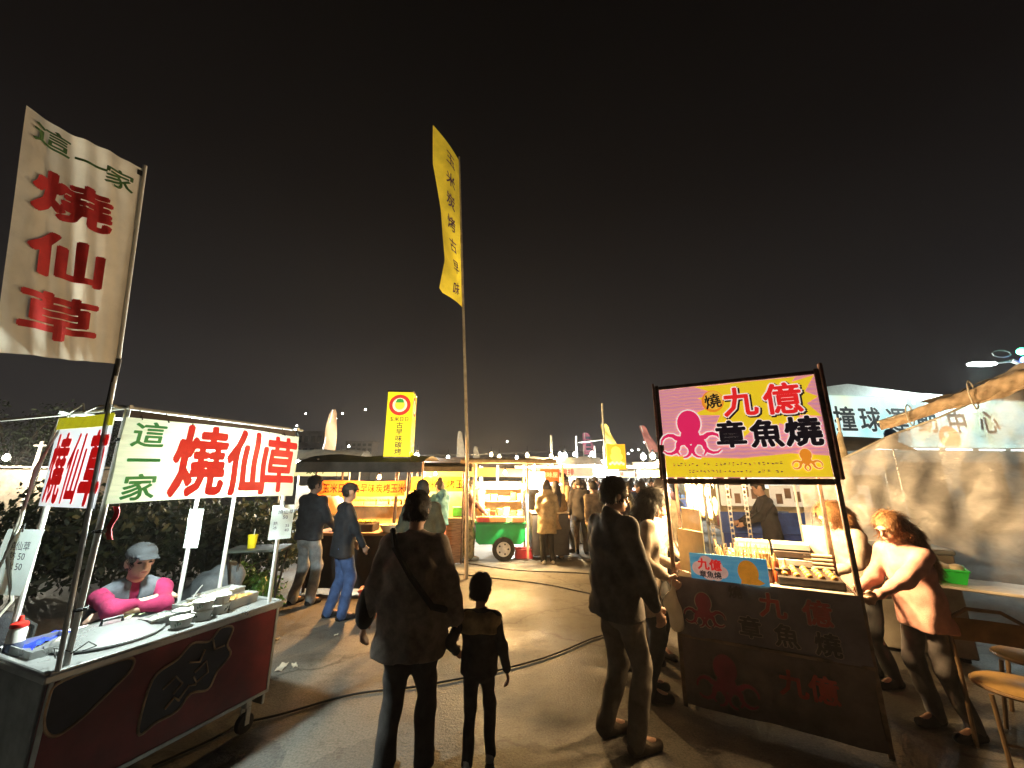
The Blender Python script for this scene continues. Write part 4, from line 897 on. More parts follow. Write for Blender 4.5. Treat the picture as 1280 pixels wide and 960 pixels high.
MB().box((0, -w_ * 0 - d_ / 2 - .004, h_ - .008), (w_ * 1.02, .012, .016), .003).build('rim', gm_, t); MB().box((0, d_ / 2 + .004, h_ - .008), (w_ * 1.02, .012, .016), .003).build('rim', gm_, t)
for k in range(5): solid('bag', [ell((-.14 + .07 * k, rng.uniform(-.06, .06), .11), (.08, .07, .045))], .014, mat('pale_bag', (.70, .64, .45), .5, 0, .1, 9), t, fold=.012, seed=k)
t = thing('steel_chest', 'dull steel ice chest standing behind the green basket', 'chest', (4.05, 4.55, 0), -.5)
MB().box((0, 0, .50), (1.0, .5, .92), .012).build('body', mat('chest_grey', (.36, .32, .26), .45, .3, .12, 5, .1, 20, dirt=.2), t); MB().box((0, 0, .98), (1.03, .53, .05), .012).build('lid', steel_d, t); MB().box((0, -.262, .86), (.12, .02, .04), .005).build('latch', steel, t)
for x in (-.42, .42):
    for y in (-.18, .18): MB().box((x, y, .02), (.06, .06, .04)).build('foot', black, t)
tan = mat('tan_enamel', (.22, .14, .075), .4, .3, .2, 9, dirt=.15); seat_y = mat('mustard_vinyl', (.20, .12, .035), .45, 0, .15, 9, dirt=.1); seat_d = mat('brown_vinyl', (.16, .10, .06), .5, 0, .2, 9)
def fchair(lb, loc, rz, sm):
    t = thing('folding_chair', lb, 'chair', loc, rz, None)
    MB().lathe([(1e-6, .44), (.17, .44), (.195, .452), (.195, .465), (.17, .478), (1e-6, .482)], n=28).build('seat', sm, t)
    arc = [(-.20, -.20, .0), (-.20, -.17, .46), (-.20, -.20, .66), (-.17, -.22, .76), (-.08, -.235, .82), (.08, -.235, .82), (.17, -.22, .76), (.20, -.20, .66), (.20, -.17, .46), (.20, -.20, 0)]
    MB().tube(arc, .013, 10).build('back_frame', tan, t)
    MB().grid(lambda a, b: ((a - .5) * .37, -.215 - .02 * math.sin(a * 3.14), .62 + b * .14), 8, 3).build('backrest', sm, t)
    for s in (-1, 1): MB().tube([(s * .17, .14, .44), (s * .18, .20, 0)], .012, 8).build('leg', tan, t)
    MB().tube([(-.175, .17, .2), (.175, .17, .2)], .008, 8).build('stretcher', tan, t)
    ring = [(.197 * math.cos(q * .2617), .197 * math.sin(q * .2617), .452) for q in range(25)]; MB().tube(ring, .011, 8, cap=False).build('seat_ring', tan, t)
fchair('tan framed chair with a round brown seat at the frame corner', (2.62, 2.05, 0), 1.9, seat_d)
fchair('tan framed chair with a mustard seat behind the corner chair', (3.10, 2.72, 0), 2.6, seat_y)
fchair('tan framed chair with a mustard seat under the side table', (3.72, 3.12, 0), .6, seat_y)
def curtain_mat():
    m = bpy.data.materials.new('plastic_sheet'); m.use_nodes = True; n = m.node_tree.nodes; l = m.node_tree.links; b = n['Principled BSDF']; out = n['Material Output']
    t = n.new('ShaderNodeTexCoord'); no = n.new('ShaderNodeTexNoise'); no.inputs['Scale'].default_value = 1.8; no.inputs['Detail'].default_value = 10; no.inputs['Roughness'].default_value = .62; no.inputs['Distortion'].default_value = .4; mpn = n.new('ShaderNodeMapping'); mpn.inputs['Rotation'].default_value = (0, .5, 0); mpn.inputs['Scale'].default_value = (1.6, 1.6, 3.0); l.new(t.outputs['Object'], mpn.inputs[0]); l.new(mpn.outputs[0], no.inputs[0])
    b.inputs['Base Color'].default_value = (.80, .80, .80, 1); b.inputs['Roughness'].default_value = .20
    bp = n.new('ShaderNodeBump'); bp.inputs['Strength'].default_value = .5; bp.inputs['Distance'].default_value = .05; l.new(no.outputs[0], bp.inputs['Height']); l.new(bp.outputs[0], b.inputs['Normal'])
    tr = n.new('ShaderNodeBsdfTransparent'); ms = n.new('ShaderNodeMixShader'); mr = n.new('ShaderNodeMapRange'); mr.inputs[1].default_value = .35; mr.inputs[2].default_value = .65; mr.inputs[3].default_value = .44; mr.inputs[4].default_value = .74
    l.new(no.outputs[0], mr.inputs[0]); l.new(mr.outputs[0], ms.inputs[0]); l.new(tr.outputs[0], ms.inputs[1]); l.new(b.outputs[0], ms.inputs[2]); l.new(ms.outputs[0], out.inputs[0]); return m
cA, cB = Vector((3.62, 5.0)), Vector((5.9, 3.55))
t = thing('plastic_curtain', 'crumpled clear plastic curtain hung behind the side table', 'curtain', (cA.x, cA.y, 0))
def cf(a, b):
    p = cA.lerp(cB, a) - cA; top = 1.74 + 1.28 * a
    o = .05 * math.sin(a * 13 + b * 3) + .035 * math.sin(a * 31 + b * 7) + .05 * math.sin(b * 6 + a * 4) + .02 * math.sin(a * 47 - b * 19) + .025 * abs(math.sin(a * 19 + b * 9)) + .014 * abs(math.sin(a * 15 - b * 17))
    return (p.x + o * .5, p.y + o * .86, .25 + b * (top - .25) - .03 * abs(math.sin(a * 9)) * b)
MB().grid(cf, 170, 110).build('sheet', curtain_mat(), t)
MB().tube([(-.04, .03, 0), (-.05, .03, 2.2)], .016, 8).build('pole', pipe_w, t)
MB().tube([cf(k / 12, 1.0) for k in range(13)], .012, 8).build('top_cord', rope, t)
# rolled awning above it
P1, P2 = at(1100, 527, 4.7), at(1300, 462, 3.6)
t = thing('rolled_awning', 'bunched beige awning fabric rolled on a pole over the curtain', 'awning', P1)
dv = P2 - P1
sd_ = dv.cross(Vector((0, 0, 1))).normalized()
def rollf(a, b):
    an = b * 2 * math.pi; r_ = (.032 + .045 * a) * (1 + .10 * math.sin(an * 3 + a * 15) + .07 * math.sin(a * 41 + an * 2) + .05 * math.sin(a * 83 - an * 3)); sag = -.02 * math.sin(a * 7.5) ** 2
    return tuple(dv * a + sd_ * r_ * math.cos(an) + Vector((0, 0, r_ * math.sin(an) * 1.25 + sag - .03)))
aw_m = cloth('awning_beige', (.46, .36, .25))
MB().grid(rollf, 90, 22).build('roll', aw_m, t)
def awf(a, b): return tuple(dv * (.30 + .8 * a) + sd_ * (-.75 * b) + Vector((0, 0, .06 + b * (.06 + .22 * a) + .014 * math.sin(a * 16 + b * 3) * (1 - b * .4) + .006 * math.sin(a * 37 + b * 9))))
MB().grid(awf, 60, 14).build('cloth', aw_m, t)
MB().grid(lambda a, b: tuple(dv * a + sd_ * (.03 + .012 * math.sin(a * 40 + b * 4)) + Vector((0, 0, -.05 - b * (.06 + .06 * math.sin(a * 5 + 1) ** 2 * a) + .004 * math.sin(a * 45)))), 110, 6).build('flap', aw_m, t)
for k in range(2):
    a = .22 + k * .41; p0 = dv * a; MB().tube([tuple(p0 + sd_ * (.10 + .06 * a) * math.cos(q * .7) + Vector((0, 0, -.035 + (.11 + .07 * a) * math.sin(q * .7)))) for q in range(10)], .007, 5).build('tie_cord', rope, t)
MB().tube([tuple(dv * -.02), tuple(dv * 1.05)], .018, 8).build('pole', steel_d, t)

for k in range(9):
    t = rput('squeeze_bottle', 'amber squeeze bottle standing among the stall clutter', 'bottle', .30 + k * .062, .20 + .02 * (k % 3), RH + .001, 0, 'squeeze bottles along the stall counter')
    c_ = ((.62, .34, .05), (.45, .10, .03), (.70, .62, .40))[k % 3]; hh = .13 + .03 * (k % 2)
    MB().lathe([(.022, 0), (.025, .006), (.025, hh * .75), (.015, hh * .9)], n=12).build('bottle', mat('squeeze%d' % (k % 3), c_, .35), t); MB().lathe([(.016, hh * .9), (.012, hh), (.004, hh * 1.25), (1e-6, hh * 1.26)], n=10).build('nozzle', mat('nozzle', (.7, .5, .2), .4), t)
for k in range(5):
    t = rput('hanging_bag_bundle', 'bundle of clear bags hung from the stall side bar', 'bags', .12 + k * .055, .60, 1.62 - .03 * (k % 2), k * .5, 'bag bundles hung inside the stall')
    solid('bundle', [ell((0, 0, -.14), (.03, .025, .13)), cone((0, 0, -.04), (0, 0, .02), .02, .008)], .012, mat('bag_film', (.72, .62, .40), .35, 0, .1, 8, trans=.3), t, fold=.012, seed=k); MB().tube([(0, 0, .01), (0, .0, .56)], .003, 5).build('string', rope, t)
t = rput('egg_tray_stack', 'stack of grey egg trays behind the griddle', 'egg trays', 1.05, .60)
for q in range(6): MB().box((0, 0, .012 + q * .03), (.20, .18, .022), .006).build('tray', mat('egg_tray', (.45, .38, .28), .8), t)
t = rput('batter_jug', 'cream batter jug with handle on the stall counter', 'jug', .66, .40); MB().lathe([(.05, 0), (.06, .02), (.055, .16), (.06, .17), (.052, .168), (.045, .01), (1e-6, .01)], n=18).build('jug', mat('cream_jug', (.74, .62, .36), .4), t); MB().tube([(.055, 0, .14), (.10, 0, .13), (.10, 0, .06), (.055, 0, .05)], .008, 6).build('handle', mat('cream_jug'), t)
# ---------------------------------------------------------------- foliage
def leaves(name, blobs, n, size, m, parent, seed=0, up=.3):
    rs = np.random.RandomState(seed); V = []; Q = []
    w_ = np.array([b[1][0] * b[1][1] * b[1][2] for b in blobs]); w_ = w_ / w_.sum()
    k = rs.choice(len(blobs), n, p=w_); c = np.array([b[0] for b in blobs])[k]; r = np.array([b[1] for b in blobs])[k]
    d = rs.normal(size=(n, 3)); d /= np.linalg.norm(d, axis=1)[:, None]; p = c + d * r * (rs.uniform(.25, 1.05, (n, 1)) ** .5)
    a = rs.normal(size=(n, 3)); a[:, 2] -= .4; a /= np.linalg.norm(a, axis=1)[:, None]
    b = np.cross(a, rs.normal(size=(n, 3))); b /= np.linalg.norm(b, axis=1)[:, None] + 1e-9
    s = size * rs.uniform(.6, 1.3, (n, 1)); nn = np.cross(a, b)
    q = np.stack([p, p + a * s * .5 + b * s * .24 + nn * s * .05, p + a * s, p + a * s * .5 - b * s * .24 + nn * s * .05], 1).reshape(-1, 3)
    o = polymesh(name, q, np.arange(4 * n).reshape(-1, 4), m, parent); return o
leaf_m = mat('leaf', (.055, .095, .028), .55, 0, .4, 3, trans=.25); leaf_d = mat('leaf_dark', (.035, .05, .022), .6, 0, .4, 2, trans=.2); leaf_b = mat('leaf_bright', (.07, .17, .03), .5, 0, .35, 6, trans=.3)
bark = mat('bark', (.07, .055, .04), .9, 0, .3, 12, .6, 30)
def bush(lb, loc, blobs, n, size, m, seed, name='shrub', grp=None):
    t = thing(name, lb, 'shrub', loc, 0, grp)
    for k in range(4):
        a = k * 1.6; MB().tube([(0.03 * math.cos(a), .03 * math.sin(a), 0), (.12 * math.cos(a), .12 * math.sin(a), .25), (.2 * math.cos(a + .3), .2 * math.sin(a + .3), .5)], [.015, .011, .006], 6).build('stem', bark, t)
    leaves('foliage', blobs, n, size, m, t, seed); return t
def tree(lb, loc, h, r, seed, m=leaf_d, n=1600, size=.22, grp=None):
    rs = random.Random(seed); t = thing('tree', lb, 'tree', loc, 0, grp)
    mb = MB(); mb.tube([(0, 0, 0), (.05 * h * rs.uniform(-.5, .5), 0, h * .3), (.04 * h * rs.uniform(-1, 1), .02 * h, h * .62)], [.035 * h, .026 * h, .016 * h], 9)
    bl = []
    for k in range(9):
        a = rs.random() * 6.3; q = rs.uniform(.3, 1) * r; z = h * rs.uniform(.5, .92)
        e = (q * math.cos(a), q * math.sin(a), z); mb.tube([(0, 0, h * rs.uniform(.3, .55)), (e[0] * .5, e[1] * .5, z - .12 * h), e], [.014 * h, .009 * h, .004 * h], 6); bl.append((e, (r * rs.uniform(.32, .55),) * 2 + (r * rs.uniform(.25, .4),)))
    mb.build('trunk', bark, t); leaves('crown', bl, n, size, m, t, seed); return t
p = gz(300, 800); p = Vector((*at(297, 720, 4.75).xy, 0))
bush('bright green leafy bush under the folding table', (p.x, p.y + .15, 0), [((0, 0, .35), (.35, .2, .3)), ((-.15, .05, .5), (.22, .2, .25)), ((.2, 0, .4), (.25, .2, .3))], 1500, .075, leaf_b, 3)
for i, (px, py, Y, s, lb) in enumerate(((60, 660, 6.2, 1.5, 'dark overgrown bush beyond the near end of the cart'), (150, 650, 6.6, 1.5, 'dark overgrown bush behind the pink sleeved vendor'), (235, 655, 7.0, 1.4, 'dark bush growing between vendor and the cart middle post'), (318, 648, 7.2, 1.2, 'leggy bush with drooping leaves above the folding table'))):
    p = at(px, py, Y); bush(lb, (p.x, p.y, 0), [((0, 0, .45 * s), (.8 * s, .5 * s, .42 * s)), ((-.5 * s, .1, .55 * s), (.5 * s, .4 * s, .4 * s)), ((.5 * s, 0, .6 * s), (.45 * s, .4 * s, .35 * s)), ((0, 0, .9 * s), (.4 * s, .3 * s, .25 * s))], 2600, .13, leaf_d, 20 + i)
for i, (px, Y, h, r, lb) in enumerate(((12, 17, 5.0, 2.2, 'dark round tree at the far edge behind the cart cords'), (60, 24, 5.6, 2.4, 'dark tree beyond the low sheds near the side banner'), (100, 30, 6.6, 2.8, 'tall dark tree rising behind the side banner'), (205, 45, 8.6, 3.4, 'dark tree showing above the red and green banner'), (265, 48, 8.3, 3.0, 'second dark tree above the banner middle'), (325, 52, 8.2, 3.2, 'dark tree behind the far end of the banner'))):
    p = at(px, 598, Y); tree(lb, (p.x, p.y, 0), h, r, 40 + i, leaf_d, 1500, .035 * h)
# ---------------------------------------------------------------- charcoal corn stall with lantern sign
KO = Vector((-3.22, 6.5, 0)); KL = 1.52
ks = thing('food_stall', 'charcoal corn stall with dark canopy and orange lettered strip banner', 'food stall', KO, 0)
canvas = mat('dark_canvas', (.06, .055, .05), .8, 0, .25, 4, .3, 10)
for x in (0, KL):
    for y in (0, 1.0): MB().tube([(x, y, 0), (x, y, 2.02)], .022, 8).build('post', frame_m, ks)
MB().grid(lambda a, b: (-.25 + a * (KL + .5), -.18 + b * 1.5, 1.95 + .16 * math.sin(b * 2.6) + .02 * math.sin(a * 11) * math.sin(b * 3)), 20, 8).build('canopy', canvas, ks)
MB().grid(lambda a, b: (-.25 + a * (KL + .5), -.19 - .01 * math.sin(a * 30), 1.955 - b * .16), 24, 2).build('valance', canvas, ks)
orb = mat('orange_banner', (.80, .20, .03), .7, 0, .12, 3, trans=.45, emit=(.8, .18, .02), estr=.42)  # emission puts the glow of the stall lights into the banner cloth
kb = MB().grid(lambda a, b: (.03 + a * (KL - .06), -.06 - .012 * math.sin(a * 14), 1.42 + b * .24 + .008 * math.sin(a * 7)), 24, 3).build('banner', orb, ks)
blk_ink = mat('banner_ink', (.05, .015, .01), .7)
text('玉米日日古早味炭烤玉米', .122, blk_ink, kb, .83, 1.545, -.076, bold=.016, ys=1.25)
for r_ in (.075, .055): MB().lathe([(r_, 0), (r_ + .012, 0)], (.14, -.075 + r_ * .01, 1.545), 20, ax='y', cap=False).build('ring_print', red, kb)
MB().box((KL / 2, .45, .83), (KL, .86, .05), .008).build('counter', wood, ks)
MB().grid(lambda a, b: (a * KL, .01 - .02 * math.sin(a * 26) * (1 - b), .05 + b * .76), 30, 4).build('skirt', mat('black_skirt', (.02, .018, .018), .85), ks)
MB().box((KL / 2, 1.0, 1.15), (KL - .05, .02, .62), .004).build('back_panel', mat('lit_cream_panel', (.70, .48, .22), .6, 0, .15, 5, dirt=.1), ks)
MB().box((KL / 2, .86, 1.22), (KL - .1, .22, .025), .004).build('shelf', wood_l, ks)
t = thing('charcoal_grill', 'black charcoal grill loaded with corn cobs on the corn stall', 'grill', KO + Vector((.62, .30, .856)))
MB().box((0, 0, .06), (.66, .34, .12), .01).build('trough', brass, t)
cornm = mat('grilled_corn', (.66, .38, .05), .55, 0, .35, 30, .6, 60)
for k in range(8): MB().lathe([(1e-6, -.12), (.018, -.11), (.026, -.06), (.027, .03), (.016, .11), (1e-6, .12)], (-.27 + k * .077, 0, .145), 10, ax='y').build('corn_cob', cornm, t)
t = thing('paper_lantern', 'glowing orange round paper lantern hung in the corn stall', 'lantern', KO + Vector((.22, .25, 1.26)))
MB().lathe([(.05, -.14), (.12, -.10), (.16, -.02), (.16, .05), (.12, .12), (.06, .15)], n=20).build('shade', lit('orange_lantern', (1, .30, .03), 1.0), t); MB().lathe([(.055, .148), (.055, .165), (1e-6, .168)], n=14).build('cap', black, t); MB().tube([(0, 0, .16), (0, 0, .6)], .004, 5).build('cord', cordm, t)
for k in range(6):
    t = thing('corn_crate', 'shallow crate of yellow corn cobs on the corn stall shelf', 'crate', KO + Vector((.18 + k * .23, .86, 1.233)), 0, 'corn crates along the stall shelf')
    MB().box((0, 0, .03), (.2, .18, .06), .004).build('crate', warm_w, t)
    for q in range(4): MB().lathe([(1e-6, -.09), (.018, -.08), (.024, 0), (.014, .08), (1e-6, .09)], (-.07 + q * .047, 0, .075), 8, ax='y').build('corn_cob', cornm, t)
t = thing('basin', 'pale plastic basin of corn husks on the corn stall counter', 'basin', KO + Vector((1.22, .16, .856))); MB().lathe([(.10, 0), (.16, .11), (.17, .112), (.155, .108), (.095, .008), (1e-6, .008)], n=20).build('bowl', white_p, t); MB().grid(lambda a, b: ((a - .5) * .24, (b - .5) * .24, .10 + .03 * math.sin(a * 9) * math.sin(b * 8)), 8, 8).build('husks', mat('husk', (.55, .50, .25), .8, 0, .3, 20), t)
t = thing('waste_bin', 'red plastic bin on the ground at the corn stall corner', 'bin', (*gz(459, 772).xy, 0), .2); rb = mat('red_plastic', (.58, .06, .03), .4, 0, .1, 6)
MB().box((0, 0, .16), (.22, .2, .32), .02).build('body', rb, t); MB().box((0, 0, .33), (.25, .23, .03), .01).build('rim', rb, t)
# tall lantern box sign
ls = thing('lantern_sign', 'tall yellow lightbox sign with red ring emblem above the corn stall', 'sign', (-1.99, 6.85, 0), R(6))
lby = mat('lightbox_yellow', (.82, .72, .01), .5, 0, .04, 4, emit=(.95, .80, .015), estr=.80)
lb_ = MB().box((0, 0, 2.62), (.44, .44, 1.13), .01).build('lightbox', lby, ls)
MB().tube([(.0, 0, 0), (.0, 0, 2.06)], .03, 8).build('post', frame_m, ls); MB().box((0, 0, 2.045), (.46, .46, .025), .004).build('base_frame', frame_m, ls); MB().box((0, 0, 3.195), (.46, .46, .025), .004).build('top_frame', frame_m, ls)
l_red, l_blk, l_grn, l_yel, l_wht = L8('lred', (.70, .04, .02), .6), L8('lblk', (.10, .04, .01), .2), L8('lgreen', (.05, .40, .05), .6), L8('lyel', (.95, .75, .05), .8), L8('lcream', (.85, .82, .55), .8)
for rz_, bs in ((0, (0, 0, 0)), (R(90), (0, 0, 0))):
    for k, (r_, m_) in enumerate(((.185, l_red), (.125, l_wht), (.085, l_yel))): flat(circle(0, 2.95, r_), m_, lb_, -.2225 - .0015 * k, 'ring_emblem', rz_)
    flat([(-.075, 2.99), (.075, 2.99), (.05, 3.05), (0, 3.065), (-.05, 3.05)], l_grn, lb_, -.228, 'emblem_leaf', rz_)
    text('玉米日日', .085, l_blk, lb_, 0, 2.70, -.224, bold=.012, rz=rz_); text('古\n早\n味\n碳\n烤', .112, l_blk, lb_, 0.02, 2.37, -.224, bold=.012, line=1.0, rz=rz_, xs=1.1)
# second corn counter, further back with the yellow strip
K2 = thing('food_stall', 'second corn counter with yellow strip banner beside the lantern sign', 'food stall', (-2.16, 8.45, 0), R(4))
for x in (0, 1.12):
    for y in (0, .8): MB().tube([(x, y, 0), (x, y, 1.98)], .022, 8).build('post', frame_m, K2)
MB().grid(lambda a, b: (-.2 + a * 1.5, -.25 + b * 1.4, 1.93 + .12 * math.sin(b * 2.8)), 14, 6).build('canopy', canvas, K2); MB().grid(lambda a, b: (-.2 + a * 1.5, -.255 - .01 * math.sin(a * 25), 1.94 - .1 * b), 14, 2).build('valance', canvas, K2)
yb = mat('amber_banner', (.82, .42, .03), .7, 0, .1, 3, trans=.4, emit=(.85, .42, .02), estr=.55)  # glow of the lights behind is added as emission of the cloth
k2b = MB().grid(lambda a, b: (.02 + a * 1.08, -.05 - .01 * math.sin(a * 12), 1.43 + b * .30), 18, 3).build('banner', yb, K2); text('玉米炭烤玉', .19, blk_ink, k2b, .66, 1.58, -.066, bold=.016)
MB().lathe([(.07, 0), (.09, 0)], (.14, -.07, 1.58), 20, ax='y', cap=False).build('ring_print', red, k2b)
MB().box((.56, .4, .86), (1.12, .78, .05), .006).build('counter', wood, K2); MB().box((.56, .02, .42), (1.1, .03, .82), .006).build('front_board', wood, K2); MB().box((1.09, .4, .42), (.03, .72, .82), .006).build('side_board', wood, K2)
MB().box((.56, .78, 1.15), (1.08, .02, .55)).build('back_panel', MATS['lit_cream_panel'], K2)
t = thing('lime_box', 'lime green plastic box on the second corn counter', 'box', (-1.20, 8.85, .895), .2); MB().box((0, 0, .09), (.2, .16, .18), .012).build('body', mat('lime', (.15, .62, .05), .4), t); MB().box((0, 0, .19), (.22, .18, .02), .006).build('lid', white_p, t)
# tall yellow feather flag
tf = thing('flag_pole', 'very tall bamboo pole flying a yellow lettered banner flag', 'flag', (*at(585, 640, 7.3).xy, 0))
tp = lambda px, py, Y=7.3: at(px, py, Y) - tf.location
MB().tube([(0, 0, 0), tuple(tp(584, 560)), tuple(tp(579, 385)), tuple(tp(574, 196))], [.035, .032, .026, .018], 10).build('pole', mat('bamboo', (.42, .34, .22), .5, 0, .2, 5), tf)
import itertools
ol = [(0, 553, 366), (.10, 549, 360), (.22, 556, 325), (.36, 553, 290), (.5, 551, 262), (.65, 546, 232), (.8, 541, 205), (1, 541, 156)]
def tfl(a, b):
    for (b0, x0, y0), (b1, x1, y1) in zip(ol, ol[1:]):
        if b <= b1 + 1e-9: q = (b - b0) / (b1 - b0); break
    po = at(x0 + (x1 - x0) * q, y0 + (y1 - y0) * q, 6.85 + .12 * math.sin(b * 5)) - tf.location
    pp = at(578.5 - 4.5 * b, 385 - 184 * b, 7.3) - tf.location
    p = po.lerp(pp, a); s = math.sin(a * math.pi); p.x += .05 * s * math.sin(b * 8 + 1); p.y += .14 * s * math.sin(b * 6) ; return p
yfm = mat('yellow_flag', (.80, .62, .05), .85, 0, .12, 2, .4, 6, trans=.45)
tfo = MB().grid(tfl, 18, 60).build('flag_cloth', yfm, tf)
def tft(x, z):
    p = tfl(min(max(x, 0), 1), min(max(z, 0), 1)); return p + Vector((.0, -.02, 0))
pur = mat('purple_print', (.12, .05, .14), .8)
for i, chh in enumerate('玉米炭烤古早味'): text(chh, .40, pur, tfo, .62, .90 - i * .13, bold=.015, xs=.9, ys=.22, fn=tft, sub=3)
# ---------------------------------------------------------------- green three-wheeler stall
go = gz(600, 690); GO = Vector((-.78, 8.75, 0))
gs = thing('food_cart', 'green three wheeled snack cart with tan canopy and white lightbox', 'food cart', GO, R(3))
grn = mat('cart_green', (.01, .36, .10), .4, 0, .12, 4, dirt=.15)
mb = MB(); mb.prism([(0, .74), (1.06, .74), (1.06, .42), (.98, .33), (.08, .33), (0, .40)], 0, .85); mb.build('body', grn, gs)
MB().box((.53, .42, .765), (1.12, .92, .05), .008).build('rim', mat('dark_green', (.02, .2, .06), .45), gs)
def wheel(parent, x, y, r, w=.09):
    o = MB().lathe([(r * .62, -w / 2), (r * .92, -w / 2), (r, -w * .3), (r, w * .3), (r * .92, w / 2), (r * .62, w / 2), (r * .62, -w / 2)], (x, y, r), 26, ax='y', cap=False).build('wheel', rubber, parent)
    MB().lathe([(1e-6, -w * .42), (r * .15, -w * .45), (r * .3, -w * .25), (r * .5, -w * .3), (r * .63, -w * .46), (r * .63, w * .46), (1e-6, w * .4)], (x, y, r), 20, ax='y').build('rim', mat('wheel_rim', (.72, .70, .66), .45, .1), o)
    for k in range(5): MB().lathe([(.02, -w * .34), (.02, -w * .30), (1e-6, -w * .30)], (x + r * .42 * math.cos(k * 1.257), y, r + r * .42 * math.sin(k * 1.257)), 8, ax='y').build('hole', black, o)
wheel(gs, .60, -.02, .24); wheel(gs, .60, .85, .24)
MB().tube([(.60, -.02, .24), (.60, .85, .24)], .02, 8).build('axle', frame_m, gs)
MB().box((.5, .42, .84), (1.0, .8, .10), .01).build('counter', wood_l, gs)
for x in (-.05, 1.12):
    for y in (0, .88): MB().box((x, y, 1.36 if x < 1 else 1.04), (.045, .045, 1.36 if x < 1 else 2.0), .005).build('post', wood_l, gs)
MB().grid(lambda a, b: (-.35 + a * 2.1, -.2 + b * 1.5, 2.06 + .10 * math.sin(b * 2.8) + .015 * math.sin(a * 20)), 20, 6).build('canopy', cloth('tan_canopy', (.34, .25, .14)), gs); MB().tube([(-.35, -.2, 2.06), (1.75, -.2, 2.06)], .045, 8).build('canopy_roll', cloth('tan_roll', (.40, .30, .18)), gs)
MB().box((.5, .84, 1.25), (1.1, .02, .75)).build('back_panel', MATS['lit_cream_panel'], gs); MB().box((.52, .7, 1.18), (.95, .26, .025)).build('shelf', wood_l, gs); MB().box((.52, .7, 1.46), (.95, .26, .025)).build('shelf', wood_l, gs)
t = thing('lightbox', 'square white lightbox hung at the tan canopy corner', 'lightbox', GO + Vector((1.32, -.12, 1.66)), R(8)); MB().box((0, 0, 0), (.34, .12, .36), .008).build('box', lit('white_lightbox', (1, .92, .72), 3.2), t); MB().box((0, 0, .19), (.36, .14, .02)).build('frame', black, t); MB().tube([(0, 0, .2), (0, .05, .38)], .006, 6).build('hanger', cordm, t)
l = bpy.data.lights.new('lightbox_light', 'AREA'); l.size = .32; l.energy = 620; l.color = (1, .78, .45); o = bpy.data.objects.new('lightbox_light', l); C.objects.link(o); o.parent = t; o.location = (0, -.075, 0); o.rotation_euler = (R(60), 0, 0)
sgn = MB().box((1.66, .25, 1.76), (.44, .015, .30), .004).build('sign_panel', mat('orange_sign', (.75, .16, .03), .6, 0, .1, 4, emit=(.8, .16, .02), estr=.45), gs); text('烤味屋', .13, L8('signcream', (.9, .7, .3), .5), sgn, 1.66, 1.78, .238, bold=.02)
MB().box((1.62, .3, .52), (.80, .6, .86), .02).build('dark_counter', mat('dark_counter', (.05, .045, .045), .5, 0, .2, 5), gs); MB().box((1.62, .3, .965), (.84, .64, .03), .006).build('counter_top', wood_l, gs); MB().box((2.08, .9, 1.05), (.045, .045, 2.0)).build('post', wood_l, gs)
for k in range(14):
    c_ = ((.62, .40, .12), (.70, .60, .40), (.55, .12, .05), (.65, .48, .22), (.72, .70, .62))[k % 5]
    t = thing('snack_box', ['small snack carton on the green cart counter', 'small snack carton on the upper shelf of the green cart'][k // 7], 'box', GO + Vector((.06 + (k % 7) * .15, (.30 if k < 7 else .70), (.891 if k < 7 else 1.194))), rng.uniform(-.2, .2), ['cartons on the green cart counter', 'cartons on the green cart shelf'][k // 7])
    hh = rng.uniform(.08, .18); MB().box((0, 0, hh / 2), (.12, .14, hh), .004).build('carton', mat('carton%d' % (k % 5), c_, .6), t); MB().box((0, 0, hh + .005), (.124, .144, .01), .002).build('lid', mat('carton_lid%d' % (k % 3), tuple(min(1, q * 1.2) for q in c_), .6), t)
t = thing('rice_bucket', 'stacked white buckets at the end of the green cart', 'bucket', GO + Vector((.02, .62, .891)))
for q in range(3): MB().lathe([(.11, 0), (.13, .16), (.135, .165), (.135, .18), (.1, .182)], (0, 0, q * .185), 20).build('bucket', mat('cream_bucket', (.72, .62, .40), .5), t)
for k, (x, c_) in enumerate(((.05, (.45, .05, .03)), (.36, (.52, .26, .10)), (.80, (.48, .14, .05)))):
    t = thing('produce_tray', ['red tray tucked under the green cart counter end', 'orange tray on the rim of the green cart', 'rust tray on the rim near the cart wheel side'][k], 'tray', GO + Vector((x + .12, -.09, .795))); MB().box((0, 0, .05), (.26 + .1 * (k == 1), .14, .10), .008).build('tray', mat('tray%d' % k, c_, .5), t); MB().box((0, 0, .104), (.24, .12, .008)).build('contents', food_o, t)
t = thing('plastic_basket', 'pink red plastic basket on the ground by the green cart', 'basket', (*gz(655, 697).xy, 0), .1); rp_ = mat('pink_red_plastic', (.66, .05, .07), .4, 0, .08, 6)
for (c_, d_) in (((0, 0, .01), (.34, .24, .02)), ((0, -.125, .09), (.36, .014, .18)), ((0, .125, .09), (.36, .014, .18)), ((-.18, 0, .09), (.014, .24, .18)), ((.18, 0, .09), (.014, .24, .18))): MB().box(c_, d_, .003).build('side', rp_, t)
MB().box((0, -.135, .185), (.40, .02, .02), .004).build('rim', rp_, t); MB().box((0, .135, .185), (.40, .02, .02), .004).build('rim', rp_, t)
bulb('amber bulb hanging inside the green cart canopy', GO + Vector((.62, .25, 1.83)), (1, .60, .22), 72, 26, .045, .22, None)
bulb('warm bulb over the charcoal grill of the corn stall', KO + Vector((.9, .40, 1.72)), (1, .50, .16), 24, 20, .035, .2, None)
bulb('warm bulb inside the second corn counter', (-1.7, 8.75, 1.80), (1, .62, .22), 18, 20, .035, .12, None)
